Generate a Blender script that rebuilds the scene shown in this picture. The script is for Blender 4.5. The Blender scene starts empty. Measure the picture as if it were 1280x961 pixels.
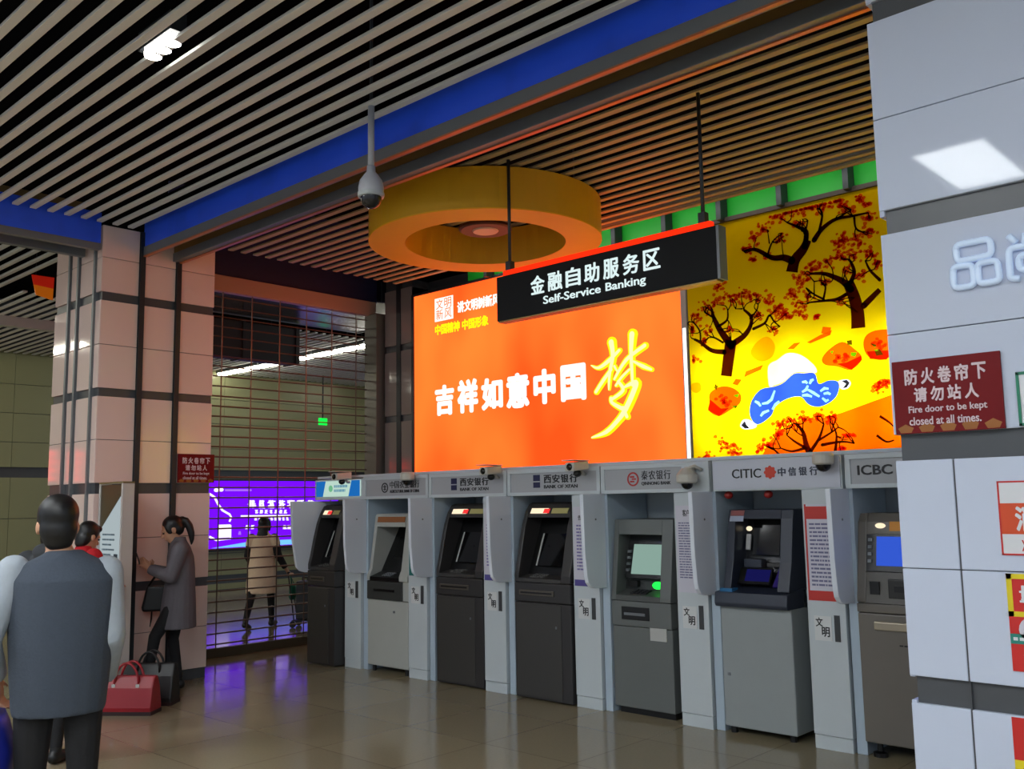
import bpy, bmesh, math, random
from mathutils import Vector, Matrix
random.seed(7)
SC = bpy.context.scene
COL = SC.collection
R = math.radians

# ------------------------------------------------------------------ camera
FPX = 1183.56; CAM = Vector((0.0, 0.0, 1.65)); YAW, PITCH, ROLL = R(42.969), R(7.0568), R(-0.9565)
fw = Vector((-math.sin(YAW)*math.cos(PITCH), math.cos(YAW)*math.cos(PITCH), math.sin(PITCH)))
rt0 = Vector((math.cos(YAW), math.sin(YAW), 0)); up0 = rt0.cross(fw)
rt = math.cos(ROLL)*rt0 + math.sin(ROLL)*up0
up = -math.sin(ROLL)*rt0 + math.cos(ROLL)*up0
cd = bpy.data.cameras.new('camera'); cam = bpy.data.objects.new('camera', cd); COL.objects.link(cam)
cd.sensor_fit = 'HORIZONTAL'; cd.sensor_width = 36.0; cd.lens = FPX/1280*36.0; cd.clip_start = 0.05; cd.clip_end = 200
mw = Matrix((rt, up, -fw)).transposed().to_4x4(); mw.translation = CAM; cam.matrix_world = mw
SC.camera = cam
def at(x, y, ax, v):
    """point where the sight line of photo pixel (x, y) meets the plane axis ax = v"""
    d = fw + rt*((x-640)/FPX) - up*((y-480.5)/FPX)
    return CAM + d*((v-CAM[ax])/d[ax])

# ------------------------------------------------------------------ world, exposure
w = bpy.data.worlds.new('world'); SC.world = w; w.use_nodes = True
w.node_tree.nodes['Background'].inputs[0].default_value = (0.72, 0.84, 1.0, 1)
w.node_tree.nodes['Background'].inputs[1].default_value = 0.60
SC.view_settings.view_transform = 'Standard'; SC.view_settings.look = 'None'
SC.view_settings.gamma = 1.0; SC.view_settings.exposure = 0.0; SC.view_settings.use_curve_mapping = False
PANEL_LIGHT = 42.0        # radiance of the ceiling troffers
FLUOR = 20.0              # radiance of the fluorescent tubes in the hall beyond the grille

# ------------------------------------------------------------------ materials
def lin(c):
    return tuple((v/255/12.92 if v/255 <= 0.04045 else ((v/255+0.055)/1.055)**2.4) for v in c)
MATS = {}
def mat(name, rgb, rough=0.5, metal=0.0, spec=0.5, noise=0.0, scale=8.0, bump=0.0, emit=None, estr=1.0, coat=0.0, raw=False):
    if name in MATS: return MATS[name]
    m = bpy.data.materials.new(name); m.use_nodes = True; nt = m.node_tree; b = nt.nodes['Principled BSDF']
    c = rgb if raw else lin(rgb)
    b.inputs['Base Color'].default_value = (*c, 1); b.inputs['Roughness'].default_value = rough
    b.inputs['Metallic'].default_value = metal; b.inputs['Specular IOR Level'].default_value = spec
    b.inputs['Coat Weight'].default_value = coat; b.inputs['Coat Roughness'].default_value = 0.05
    if noise or bump:
        tc = nt.nodes.new('ShaderNodeTexCoord'); n = nt.nodes.new('ShaderNodeTexNoise')
        n.inputs['Scale'].default_value = scale; n.inputs['Detail'].default_value = 4
        nt.links.new(tc.outputs['Object'], n.inputs['Vector'])
        if noise:
            mr = nt.nodes.new('ShaderNodeMapRange'); mr.inputs[3].default_value = 1-noise; mr.inputs[4].default_value = 1+noise
            nt.links.new(n.outputs['Fac'], mr.inputs[0])
            mx = nt.nodes.new('ShaderNodeVectorMath'); mx.operation = 'MULTIPLY'
            mx.inputs[0].default_value = c; nt.links.new(mr.outputs[0], mx.inputs[1])
            nt.links.new(mx.outputs[0], b.inputs['Base Color'])
        if bump:
            bp = nt.nodes.new('ShaderNodeBump'); bp.inputs['Strength'].default_value = bump; bp.inputs['Distance'].default_value = 0.01
            nt.links.new(n.outputs['Fac'], bp.inputs['Height']); nt.links.new(bp.outputs[0], b.inputs['Normal'])
    if emit is not None:
        e = emit if raw else lin(emit)
        b.inputs['Emission Color'].default_value = (*e, 1); b.inputs['Emission Strength'].default_value = estr
    MATS[name] = m; return m
def glow(name, rgb, s, raw=False):
    """a thing that gives off light: plain emission"""
    if name in MATS: return MATS[name]
    m = bpy.data.materials.new(name); m.use_nodes = True; nt = m.node_tree; nt.nodes.clear()
    e = nt.nodes.new('ShaderNodeEmission'); o = nt.nodes.new('ShaderNodeOutputMaterial')
    e.inputs[0].default_value = (*(rgb if raw else lin(rgb)), 1); e.inputs[1].default_value = s
    nt.links.new(e.outputs[0], o.inputs[0]); MATS[name] = m; return m
def film(name, rgb, raw=False):
    """printed backlit film: tints the light of the diffuser behind it"""
    if name in MATS: return MATS[name]
    m = bpy.data.materials.new(name); m.use_nodes = True; nt = m.node_tree; nt.nodes.clear()
    e = nt.nodes.new('ShaderNodeBsdfTransparent'); o = nt.nodes.new('ShaderNodeOutputMaterial')
    e.inputs[0].default_value = (*(rgb if raw else lin(rgb)), 1)
    nt.links.new(e.outputs[0], o.inputs[0]); MATS[name] = m; return m
def glass(name, rgb, rough=0.05, alpha=0.35):
    m = mat(name, rgb, rough); m.node_tree.nodes['Principled BSDF'].inputs['Alpha'].default_value = alpha; return m

WHITE = mat('white_enamel', (196, 204, 208), 0.30, noise=0.03, scale=3)
PANEL = mat('pale_enamel_panel', (196, 204, 222), 0.04, noise=0.02, scale=2, spec=0.16)
COLPANEL = mat('column_enamel_panel', (236, 210, 200), 0.07, noise=0.03, scale=2)
STRIPE = mat('dark_grey_band', (74, 76, 80), 0.35, noise=0.05)
STEEL = mat('grey_steel', (120, 124, 128), 0.40, metal=0.3, noise=0.05)
DKSTEEL = mat('dark_steel', (48, 52, 56), 0.45, metal=0.3)
BLACK = mat('black_void', (5, 5, 6), 0.95, spec=0.05)
BAYSLAT = mat('bay_slat_light_tint', (176, 162, 128), 0.50, noise=0.04, scale=3)  # aluminium tinted darker and yellower, standing in for the bay's warm light
SLAT = mat('slat_aluminium', (224, 224, 220), 0.50, noise=0.04, scale=3)
BLUE = mat('blue_paint', (46, 96, 255), 0.45, noise=0.35, scale=2.5)
BROWN = mat('brown_board', (128, 100, 52), 0.55, noise=0.2, scale=3)
COPPER = mat('copper_trim', (196, 120, 78), 0.35, metal=0.5)
CHAR = mat('charcoal_casing', (52, 50, 50), 0.38, noise=0.04)
CHAR2 = mat('charcoal_panel', (62, 60, 58), 0.40)
BLK = mat('black_plastic', (12, 12, 13), 0.32)
BLKG = mat('black_glass', (6, 6, 8), 0.08)
GREYC = mat('mid_grey_casing', (104, 108, 106), 0.42, noise=0.04)
SILVER = mat('silver_casing', (150, 156, 156), 0.36, noise=0.04)
NAVY = mat('navy_grey_casing', (46, 52, 66), 0.40)
TAUPE = mat('taupe_grey_casing', (112, 106, 98), 0.40, noise=0.04)
PALE = mat('pale_grey_casing', (176, 178, 172), 0.40, noise=0.03)
CAMW = mat('camera_plastic', (196, 192, 180), 0.35)
PAPER = mat('notice_paper', (206, 204, 216), 0.6)
INK = mat('print_ink', (112, 112, 146), 0.6)
INKD = mat('dark_ink', (24, 24, 26), 0.5)
SKIN = mat('skin', (196, 148, 118), 0.55)
HAIR = mat('black_hair', (14, 12, 12), 0.45)

# ------------------------------------------------------------------ mesh helpers
class MB:
    def __init__(s): s.v = []; s.f = []
    def add(s, vs, fs):
        o = len(s.v); s.v += [tuple(p) for p in vs]; s.f += [tuple(i+o for i in f) for f in fs]; return s
    def box(s, x0, x1, y0, y1, z0, z1):
        return s.add([(x0,y0,z0),(x1,y0,z0),(x1,y1,z0),(x0,y1,z0),(x0,y0,z1),(x1,y0,z1),(x1,y1,z1),(x0,y1,z1)],
                     [(0,3,2,1),(4,5,6,7),(0,1,5,4),(1,2,6,5),(2,3,7,6),(3,0,4,7)])
    def prism(s, pts, a0, a1, axis=0):
        """outline pts (u, v) swept along axis from a0 to a1; axis 0: (y,z), 1: (x,z), 2: (x,y)"""
        def P(u, v, a): return ((a,u,v),(u,a,v),(u,v,a))[axis]
        n = len(pts)
        return s.add([P(u,v,a0) for u,v in pts]+[P(u,v,a1) for u,v in pts],
                     [tuple(range(n)), tuple(range(2*n-1,n-1,-1))]+[(i,(i+1)%n,n+(i+1)%n,n+i) for i in range(n)])
    def sheet(s, pts, a, axis=1):
        def P(u, v): return ((a,u,v),(u,a,v),(u,v,a))[axis]
        return s.add([P(u,v) for u,v in pts], [tuple(range(len(pts)))])
    def tube(s, pts, r, n=8):
        rs = r if isinstance(r, (list, tuple)) else [r]*len(pts)
        pts = [Vector(p) for p in pts]; vs = []; fs = []; prev = None
        for i, p in enumerate(pts):
            t = (pts[min(i+1,len(pts)-1)]-pts[max(i-1,0)]).normalized()
            if prev is None: a = t.orthogonal().normalized()
            else: a = (prev - t*prev.dot(t)).normalized()
            prev = a; b = t.cross(a)
            for k in range(n):
                q = 2*math.pi*k/n; vs.append(p+(a*math.cos(q)+b*math.sin(q))*rs[i])
        for i in range(len(pts)-1):
            for k in range(n): fs.append((i*n+k, i*n+(k+1)%n, (i+1)*n+(k+1)%n, (i+1)*n+k))
        fs += [tuple(range(n-1,-1,-1)), tuple(range((len(pts)-1)*n, len(pts)*n))]
        return s.add(vs, fs)
    def lathe(s, prof, c=(0,0,0), n=24):
        """prof (r, z) turned about a vertical axis through c"""
        vs = []; fs = []; m = len(prof)
        for k in range(n):
            q = 2*math.pi*k/n
            for r, z in prof: vs.append((c[0]+r*math.cos(q), c[1]+r*math.sin(q), c[2]+z))
        for k in range(n):
            for j in range(m-1):
                a = k*m+j; b = ((k+1)%n)*m+j; fs.append((a, b, b+1, a+1))
        return s.add(vs, fs)
    def ell(s, c, r, n=12, m=8, rot=None):
        vs = []; fs = []; c = Vector(c)
        for j in range(m+1):
            th = math.pi*j/m
            for k in range(n):
                q = 2*math.pi*k/n; p = Vector((r[0]*math.sin(th)*math.cos(q), r[1]*math.sin(th)*math.sin(q), r[2]*math.cos(th)))
                vs.append(c+(rot @ p if rot else p))
        for j in range(m):
            for k in range(n): fs.append((j*n+k, (j+1)*n+k, (j+1)*n+(k+1)%n, j*n+(k+1)%n))
        return s.add(vs, fs)
    def loft(s, rings, n=20):
        """rings: (cx, cy, cz, rx, ry)"""
        vs = []; fs = []
        for (cx, cy, cz, rx, ry) in rings:
            for k in range(n):
                q = 2*math.pi*k/n; vs.append((cx+rx*math.cos(q), cy+ry*math.sin(q), cz))
        for i in range(len(rings)-1):
            for k in range(n): fs.append((i*n+k, i*n+(k+1)%n, (i+1)*n+(k+1)%n, (i+1)*n+k))
        fs += [tuple(range(n-1,-1,-1)), tuple(range((len(rings)-1)*n, len(rings)*n))]
        return s.add(vs, fs)
    def cap(s, p0, r0, p1, r1, n=12):
        p0 = Vector(p0); p1 = Vector(p1)
        s.tube([p0, p1], [r0, r1], n); s.ell(p0, (r0,)*3, n, 8); s.ell(p1, (r1,)*3, n, 8); return s
    def mesh(s, name, bevel=0.0, weld=True):
        me = bpy.data.meshes.new(name); me.from_pydata(s.v, [], s.f); me.validate()
        bm = bmesh.new(); bm.from_mesh(me)
        if weld: bmesh.ops.remove_doubles(bm, verts=bm.verts, dist=1e-6)
        bmesh.ops.recalc_face_normals(bm, faces=bm.faces)
        if bevel:
            es = [e for e in bm.edges if len(e.link_faces) == 2 and e.calc_face_angle(0) > 0.5]
            bmesh.ops.bevel(bm, geom=es, offset=bevel, segments=2, profile=0.6, affect='EDGES', clamp_overlap=True)
        bm.to_mesh(me); bm.free(); return me
    def build(s, name, material, parent=None, bevel=0.0, smooth=False, weld=True):
        return link(name, s.mesh(name, bevel, weld), material, parent, smooth)
def link(name, me, material, parent=None, smooth=False):
    if material and not me.materials: me.materials.append(material)
    if smooth:
        for p in me.polygons: p.use_smooth = True
    o = bpy.data.objects.new(name, me); COL.objects.link(o)
    if parent is not None:
        o.parent = parent; o.matrix_parent_inverse = Matrix.Translation(-Vector(parent.location)) if parent.rotation_euler.z == 0 else Matrix()
    return o
def tag(o, label=None, cat=None, group=None, kind=None):
    if label: o['label'] = label
    if cat: o['category'] = cat
    if group: o['group'] = group
    if kind: o['kind'] = kind
    return o
def thing(name, label, cat, loc=(0,0,0), group=None):
    o = bpy.data.objects.new(name, None); COL.objects.link(o); o.location = loc; o.empty_display_size = 0.1
    return tag(o, label, cat, group)
def bx(name, m, parent, x0, x1, y0, y1, z0, z1, bevel=0.0):
    return MB().box(x0,x1,y0,y1,z0,z1).build(name, m, parent, bevel)

# text -> flat mesh in local x/y, fitted to a box
TXT = {}
def textmesh(body, bold=0.0, extrude=0.0):
    cu = bpy.data.curves.new('lettering', 'FONT'); cu.body = body; cu.size = 1; cu.offset = bold; cu.extrude = extrude; cu.resolution_u = 3
    o = bpy.data.objects.new('lettering', cu); COL.objects.link(o)
    dg = bpy.context.evaluated_depsgraph_get(); me = bpy.data.meshes.new_from_object(o.evaluated_get(dg))
    bpy.data.objects.remove(o); bpy.data.curves.remove(cu); return me
def text(name, body, m, parent, u0, u1, z0, z1, a, face='-y', bold=0.0, depth=0.003):
    """lettering filling the box u0..u1 x z0..z1 on plane a; face '-y': reads along x, '+x': reads along y"""
    me = textmesh(body, 0.0, 0.01)
    if bold > .003:                                  # heavy type: the glyph struck several times, slightly shifted
        mb = MB(); fs = [tuple(f.vertices) for f in me.polygons]
        for k in range(8):
            ox, oy = bold*math.cos(k*math.pi/4), bold*math.sin(k*math.pi/4); mb.add([(v.co.x+ox, v.co.y+oy, v.co.z+(.001+.0004*k)*(1 if v.co.z > 0 else -1)) for v in me.vertices], fs)
        me2 = bpy.data.meshes.new('lettering'); me2.from_pydata(mb.v, [], mb.f); me = me2
    xs = [v.co.x for v in me.vertices]; ys = [v.co.y for v in me.vertices]
    ax, bx_ = min(xs), max(xs); ay, by = min(ys), max(ys)
    for v in me.vertices:
        u = u0+(v.co.x-ax)/(bx_-ax)*(u1-u0); z = z0+(v.co.y-ay)/(by-ay)*(z1-z0); k = 0 if v.co.z > 0 else depth; st = max(0, v.co.z-.0109)*.4
        v.co = (u, a-depth+k-st, z) if face == '-y' else (a+depth-k+st, u, z)
    return link(name, me, m, parent)
def lines(name, m, parent, u0, u1, z0, z1, a, n, face='-y', fill=0.45, seed=1, depth=0.0015):
    """rows of small print too fine to read"""
    rnd = random.Random(seed); b = MB(); h = (z1-z0)/n
    for i in range(n):
        z = z1-(i+0.5)*h; u = u0; end = u1-(rnd.random()*0.35*(u1-u0) if rnd.random() < .3 else 0)
        while u < end-0.004:
            l = min(rnd.uniform(0.01, 0.045), end-u)
            if face == '-y': b.box(u, u+l, a-depth, a, z-h*fill/2, z+h*fill/2)
            else: b.box(a, a+depth, u, u+l, z-h*fill/2, z+h*fill/2)
            u += l+0.006
    o = b.build(name, m, parent, weld=False); o['kind'] = 'stuff'; return o

# ================================================================== THE SETTING
# floor: polished beige stone with faint joints
def floor_mat():
    m = mat('polished_stone', (150, 138, 114), 0.13, noise=0.0, spec=0.5); nt = m.node_tree; b = nt.nodes['Principled BSDF']
    tc = nt.nodes.new('ShaderNodeTexCoord'); br = nt.nodes.new('ShaderNodeTexBrick'); br.offset = 0
    br.inputs['Scale'].default_value = 1.0; br.inputs['Brick Width'].default_value = 0.8; br.inputs['Row Height'].default_value = 0.8
    br.inputs['Mortar Size'].default_value = 0.004
    br.inputs['Color1'].default_value = (*lin((150,138,112)),1); br.inputs['Color2'].default_value = (*lin((142,131,106)),1); br.inputs['Mortar'].default_value = (*lin((116,106,86)),1)
    nz = nt.nodes.new('ShaderNodeTexNoise'); nz.inputs['Scale'].default_value = 60; mr = nt.nodes.new('ShaderNodeMapRange'); mr.inputs[3].default_value = .9; mr.inputs[4].default_value = 1.1
    mx = nt.nodes.new('ShaderNodeVectorMath'); mx.operation = 'MULTIPLY'
    nt.links.new(tc.outputs['Object'], br.inputs['Vector']); nt.links.new(tc.outputs['Object'], nz.inputs['Vector'])
    nt.links.new(nz.outputs['Fac'], mr.inputs[0]); nt.links.new(br.outputs['Color'], mx.inputs[0]); nt.links.new(mr.outputs[0], mx.inputs[1])
    nt.links.new(mx.outputs[0], b.inputs['Base Color']); return m
tag(bx('floor', floor_mat(), None, -18, 6, -8, 18, -0.1, 0), 'polished beige stone floor of the station hall', kind='structure')

# ceiling: black deck with aluminium baffle slats hung below it
ceiling = tag(bx('ceiling', BLACK, None, -18, 6, -8, 18, 5.3, 5.4), 'dark ceiling void with hanging aluminium baffle slats', kind='structure')
ZS = 4.32
def slats(x0, x1, ys, wd=0.054, h=0.022, m=SLAT):
    me = MB().box(0, x1-x0, -wd/2, wd/2, 0, h).mesh('slat', 0.004); me.materials.append(m)
    for y in ys:
        o = bpy.data.objects.new('slat', me); COL.objects.link(o); o.location = (x0, y, ZS); o.parent = ceiling
PITCH_S = 0.149
slats(-8.70, 4.0, [3.99-PITCH_S*i for i in range(44)])
slats(-8.78, -0.4, [4.66+PITCH_S*i for i in range(19)], 0.06, 0.018, BAYSLAT)
slats(-17.2, -9.2, [-0.5+PITCH_S*i for i in range(31)])
slats(-17.2, -12.2, [4.3+PITCH_S*i for i in range(36)])
slats(-17.2, -9.9, [9.95+PITCH_S*i for i in range(40)])

# clad columns: dark core, enamel panels proud of it, dark bands in the joints
BANDS = [(0.0,0.09),(0.88,0.965),(1.785,1.885),(2.685,2.765),(3.59,3.675)]
ROWS = [(0.10,0.49),(0.495,0.88),(0.965,1.37),(1.375,1.785),(1.885,2.28),(2.285,2.685),(2.765,3.17),(3.175,3.59),(3.675,4.0),(4.005,4.31)]
def clad(parent, m, face, a, spans, rows=ROWS, t=0.02):
    """enamel panels on one face; face '-y' at y=a spanning x, '+x' at x=a spanning y, '-x'"""
    for (u0, u1) in spans:
        for (z0, z1) in rows:
            b = MB()
            if face == '-y': b.box(u0, u1, a, a+t, z0, z1)
            elif face == '+x': b.box(a-t, a, u0, u1, z0, z1)
            elif face == '-x': b.box(a, a+t, u0, u1, z0, z1)
            b.build('panel', m, parent, 0.003)
# left column
cl = tag(bx('wall_left', STRIPE, None, -9.78, -8.74, 3.76, 4.90, 0, 4.31), 'square column clad in pale pinkish enamel panels with dark bands', kind='structure')
clad(cl, COLPANEL, '+x', -8.72, [(3.745,4.10),(4.155,4.475),(4.535,4.90)])
clad(cl, COLPANEL, '-y', 3.74, [(-8.83,-8.722),(-9.19,-8.87),(-9.40,-9.24),(-9.78,-9.45)])
for y in (4.105, 4.48): bx('shutter_rail', DKSTEEL, cl, -8.75, -8.70, y, y+0.05, 0, 4.31)
for x in (-8.865, -9.235, -9.445): bx('shutter_rail', STEEL, cl, x, x+0.033, 3.72, 3.77, 0, 4.31)
# right pillar
cr = tag(bx('wall_right', STRIPE, None, -1.42, -0.38, 3.76, 4.90, 0, 4.31), 'square pillar clad in glossy bluish white enamel panels with dark bands', kind='structure')
for (z0, z1) in [(0.10,0.87),(0.97,1.37),(1.373,1.783),(1.885,2.28),(2.283,2.69),(2.79,3.17),(3.173,3.59),(3.68,4.31)]:
    wide = z0 > 1.8
    for (x0, x1) in ([(-1.44,-0.62),(-0.615,-0.38)] if wide else [(-1.44,-1.228),(-1.222,-0.62),(-0.615,-0.38)]):
        bx('panel', PANEL, cr, x0, x1, 3.74, 3.765, z0, z1, 0.004)
clad(cr, PANEL, '-x', -1.44, [(3.745,4.10),(4.155,4.475),(4.535,4.90)])
for y in (4.105, 4.48): bx('shutter_rail', DKSTEEL, cr, -1.45, -1.40, y, y+0.05, 0, 4.31)
bx('panel_edge_joint', STRIPE, cr, -1.228, -1.222, 3.745, 3.77, 0, 1.78)

# main beam: blue fascia, grey channel, shutter slot, second channel
def beam(name, label, x0, x1):
    o = tag(bx(name, BLUE, None, x0, x1, 4.14, 4.17, 4.165, 4.42), label, kind='structure')
    bx('channel', STEEL, o, x0, x1, 4.13, 4.19, 4.075, 4.165, 0.004)
    bx('edge_strip', COPPER, o, x0, x1, 4.128, 4.16, 4.066, 4.078)
    bx('slot_board', BROWN, o, x0, x1, 4.45, 4.47, 4.16, 4.6)
    bx('channel', STEEL, o, x0, x1, 4.44, 4.53, 4.075, 4.16, 0.004)
    bx('edge_strip', COPPER, o, x0, x1, 4.50, 4.534, 4.066, 4.078)
    bx('soffit_board', BLACK, o, x0, x1, 4.17, 4.45, 4.6, 4.62)
    return o
beam('trim_1', 'blue painted beam with grey steel shutter channels over the banking bay', -8.72, -1.44)
b2 = tag(bx('trim_2', BLUE, None, -8.75, -8.72, -8, 3.72, 4.125, 4.42), 'blue painted beam running up to the clad column', kind='structure')
bx('channel', STEEL, b2, -8.78, -8.715, -8, 3.72, 4.06, 4.125, 0.004)
bx('channel', STEEL, b2, -9.12, -9.05, -8, 3.72, 4.06, 4.14, 0.004)
bx('slot_board', BROWN, b2, -9.10, -9.08, -8, 3.72, 4.14, 4.6)
b3 = tag(bx('trim_3', mat('dark_blue_paint', (30, 34, 70), 0.5, noise=.1), None, -9.78, -9.75, 4.90, 7.85, 4.30, 5.28), 'dark blue header board above the roller grille', kind='structure')
bx('lip', mat('header_lip', (176, 150, 130), 0.45), b3, -9.80, -9.70, 4.90, 7.8, 4.11, 4.30, 0.01)

# back wall of the banking bay
wb = tag(bx('wall_back', STRIPE, None, -9.76, 3.0, 8.10, 8.25, 0, 5.28), 'back wall of the banking bay behind the light boxes', kind='structure')
MAUVE = mat('mauve_enamel_panel', (150, 138, 134), 0.06)
bx('guide_rail', mat('guide_metal', (118, 116, 108), 0.4, metal=.3), wb, -9.80, -9.56, 7.69, 8.10, 0, 4.12)
for (z0, z1) in [(0.10,0.88),(0.965,1.785),(1.885,2.685),(2.765,3.59),(3.675,4.40)]:
    bx('panel', MAUVE, wb, -9.52, -9.28, 7.80, 8.10, z0, z1, 0.003)
    bx('panel', MAUVE, wb, -9.20, -9.00, 7.80, 8.10, z0, z1, 0.003)
bx('corner_post', DKSTEEL, wb, -9.28, -9.20, 7.79, 8.10, 0, 5.2)
bx('band', STRIPE, wb, -9.52, -9.0, 7.82, 8.10, 0.0, 4.6)
GREEN = mat('green_paint', (30, 190, 50), 0.5)
bx('green_frieze', GREEN, wb, -8.0, 3.0, 7.84, 8.10, 4.28, 4.50)
bx('dark_upper_board', BLACK, wb, -9.0, 3.0, 7.83, 8.10, 4.50, 5.28)  # black board added so the space above the frieze stays dark
for x in [-7.6+0.62*i for i in range(10)]:
    bx('frieze_bracket', DKSTEEL, wb, x, x+0.05, 7.70, 7.83, 4.26, 4.52)

# unseen fill tube added above the slats to brighten the frieze
t_ = thing('frieze_fill_light', 'unseen fill light added above the slats to brighten the green frieze', 'strip light', (-3, 7.5, 4.45))
bx('tube', glow('fill_white',(1,1,.95),9.0,raw=True), t_, -7.8, 2.8, 7.47, 7.50, 4.42, 4.45); bx('batten', WHITE, t_, -7.9, 2.9, 7.42, 7.465, 4.38, 4.47)
MB().tube([(-6,7.44,4.46),(-6,7.44,5.3)], .008, 6).build('hanger_rod', DKSTEEL, t_); MB().tube([(1,7.44,4.46),(1,7.44,5.3)], .008, 6).build('hanger_rod', DKSTEEL, t_)
# hall beyond the grille: far wall in long courses
FARM = mat('far_wall_panel', (150, 150, 112), 0.35, noise=0.04, scale=1)
wf = tag(bx('wall_far', STRIPE, None, -17.6, -17.36, -4, 18, 0, 5.28), 'far olive grey panelled wall of the hall beyond', kind='structure')
for (z0, z1) in [(0.02,0.13),(0.30,0.72),(0.73,1.5),(1.51,2.20),(2.38,2.80),(2.81,3.30),(3.31,3.80),(3.81,4.4)]:
    for y0 in range(-4, 18, 2):
        bx('panel', FARM, wf, -17.36, -17.30, y0+0.003, y0+1.997, z0, z1)
tag(bx('wall_end', mat('hall_end_wall', (128,128,108), .5), None, -18, -9.7, 17.2, 17.4, 0, 5.28), 'plain end wall of the hall beyond the grille', kind='structure')

# ================================================================== LIGHT FITTINGS
LAMP = glow('troffer_diffuser', (0.93, 0.98, 1.0), PANEL_LIGHT, raw=True)
def troffer(x, y, label):
    t = thing('ceiling_troffer', label, 'ceiling light', (x, y, ZS), 'rectangular troffers in the hall ceiling')
    b = MB()
    for (x0,x1,y0,y1) in ((-.30,-.265,-.6,.6),(.265,.30,-.6,.6),(-.265,.265,-.6,-.58),(-.265,.265,.58,.6)): b.box(x+x0,x+x1,y+y0,y+y1,ZS-.02,ZS+.08)
    b.build('frame', WHITE, t); bx('diffuser', LAMP, t, x-.265, x+.265, y-.58, y+.58, ZS-.012, ZS+.05)
for i, x in enumerate((-8.0, -5.2, -2.32, 0.5, 3.3)):
    for j, y in enumerate((-0.55, -3.6)):
        troffer(x, y, 'white rectangular ceiling light panel between the slats of the open hall')
# small three-lamp downlight among the slats
p = at(203, 63, 2, ZS)
t = thing('downlight', 'small bright three-lamp downlight recessed between ceiling slats', 'downlight', (p.x, p.y, ZS))
bx('housing', DKSTEEL, t, p.x-.2, p.x+.2, p.y-.055, p.y+.045, ZS+.045, ZS+.16)
DL = glow('downlight_lamp', (1, .97, .9), 14.0, raw=True)
for k in (-1, 0, 1):
    b = MB(); b.lathe([(0,0),(.05,0),(.052,.02),(.05,.05)], (p.x+k*.115, p.y, ZS+.0), 14); b.build('lamp', DL, t)

# pole-hung dome camera
X, Y = -4.85, 3.855
t = thing('dome_camera', 'white dome security camera on a long drop pole below the slats', 'security camera', (X, Y, 3.6))
MB().tube([(X,Y,ZS+.03),(X,Y,5.3)], .012, 8).build('drop_rod', DKSTEEL, t)
MB().tube([(X,Y,3.86),(X,Y,ZS+.035)], .022, 12).build('pole', mat('pale_grey_paint',(176,180,188),.35), t, smooth=True)
MB().lathe([(0,.30),(.028,.30),(.03,.26),(.05,.235),(.075,.20),(.086,.15),(.084,.10),(.07,.085),(.0,.085)], (X,Y,3.6), 24).build('housing', mat('dome_housing',(190,194,202),.3), t, smooth=True)
MB().lathe([(.072,.09),(.07,.06),(.055,.03),(.03,.012),(0,.006)], (X,Y,3.6), 24).build('dome', mat('smoked_dome',(40,38,38),.06), t, smooth=True)
MB().lathe([(.088,.115),(.09,.10),(.086,.085),(.07,.085)], (X,Y,3.6), 24).build('trim_ring', WHITE, t, smooth=True)

# yellow ring soffit
RC = at(607, 305, 2, 3.95)
t = thing('ring_soffit', 'big yellow drum ring hanging under the slats of the banking bay', 'ceiling ring', (RC.x, RC.y, 3.95))
YEL = mat('yellow_paint', (222, 168, 28), 0.45, noise=.04); YUN = mat('amber_paint', (250, 184, 20), 0.5, noise=.03)
n = 64
MB().lathe([(1.04,3.953),(1.04,4.30),(1.02,4.30),(1.02,3.953)], (RC.x,RC.y,0), n).build('outer_band', YEL, t, smooth=False)
MB().lathe([(.72,3.95),(1.042,3.95),(1.042,3.96),(.72,3.96)], (RC.x,RC.y,0), n).build('underside', YUN, t)
MB().lathe([(.72,3.953),(.72,4.30),(.74,4.30),(.74,3.953)], (RC.x,RC.y,0), n).build('inner_band', YEL, t)
MB().tube([(RC.x,RC.y,4.10),(RC.x,RC.y,4.33)], .015, 8).build('rose_stem', DKSTEEL, t)
MB().lathe([(0,4.07),(.22,4.07),(.24,4.08),(.24,4.105),(0,4.105)], (RC.x,RC.y,0), 32).build('centre_rose', mat('rose_brown',(70,44,34),.5), t)
MB().lathe([(0,4.06),(.11,4.06),(.12,4.07),(0,4.07)], (RC.x,RC.y,0), 32).build('centre_lamp', mat('frosted_lens',(220,200,180),.4), t)

# hanging sign
SY = 5.21
t = thing('hanging_sign', 'black hanging box sign with white lettering and a red top rail', 'sign', (-4.02, SY, 3.03))
bx('sign_box', mat('sign_black',(12,13,14),.5,spec=.2), t, -5.0, -3.05, SY, SY+.09, 3.035, 3.385, .006)
bx('bottom_trim', mat('gold_trim',(150,120,70),.35,metal=.6), t, -4.99, -3.06, SY+.005, SY+.085, 3.025, 3.036)
bx('end_cap', STEEL, t, -3.05, -3.03, SY, SY+.09, 3.035, 3.385)
bx('top_rail', glow('red_led_rail',(255,44,14),1.3), t, -4.95, -3.10, SY+.02, SY+.07, 3.387, 3.432, .006)
for x in (-4.895, -3.165):
    MB().tube([(x,SY+.045,3.43),(x,SY+.045,ZS+.06)], .013, 10).build('hanger_rod', DKSTEEL, t, smooth=True)
    bx('rod_clamp', DKSTEEL, t, x-.025, x+.025, SY+.02, SY+.07, 3.432, 3.50)
SIGNW = glow('sign_letters', (225, 245, 245), 1.0)
chs = '金融自助服务区'
for i, ch in enumerate(chs):
    u = -4.64+i*0.171; text('character', ch, SIGNW, t, u, u+.135, 3.185, 3.325, SY, bold=.016, depth=.006)
text('lettering', 'Self-Service', SIGNW, t, -4.52, -3.985, 3.098, 3.158, SY, bold=.012, depth=.004)
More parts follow.
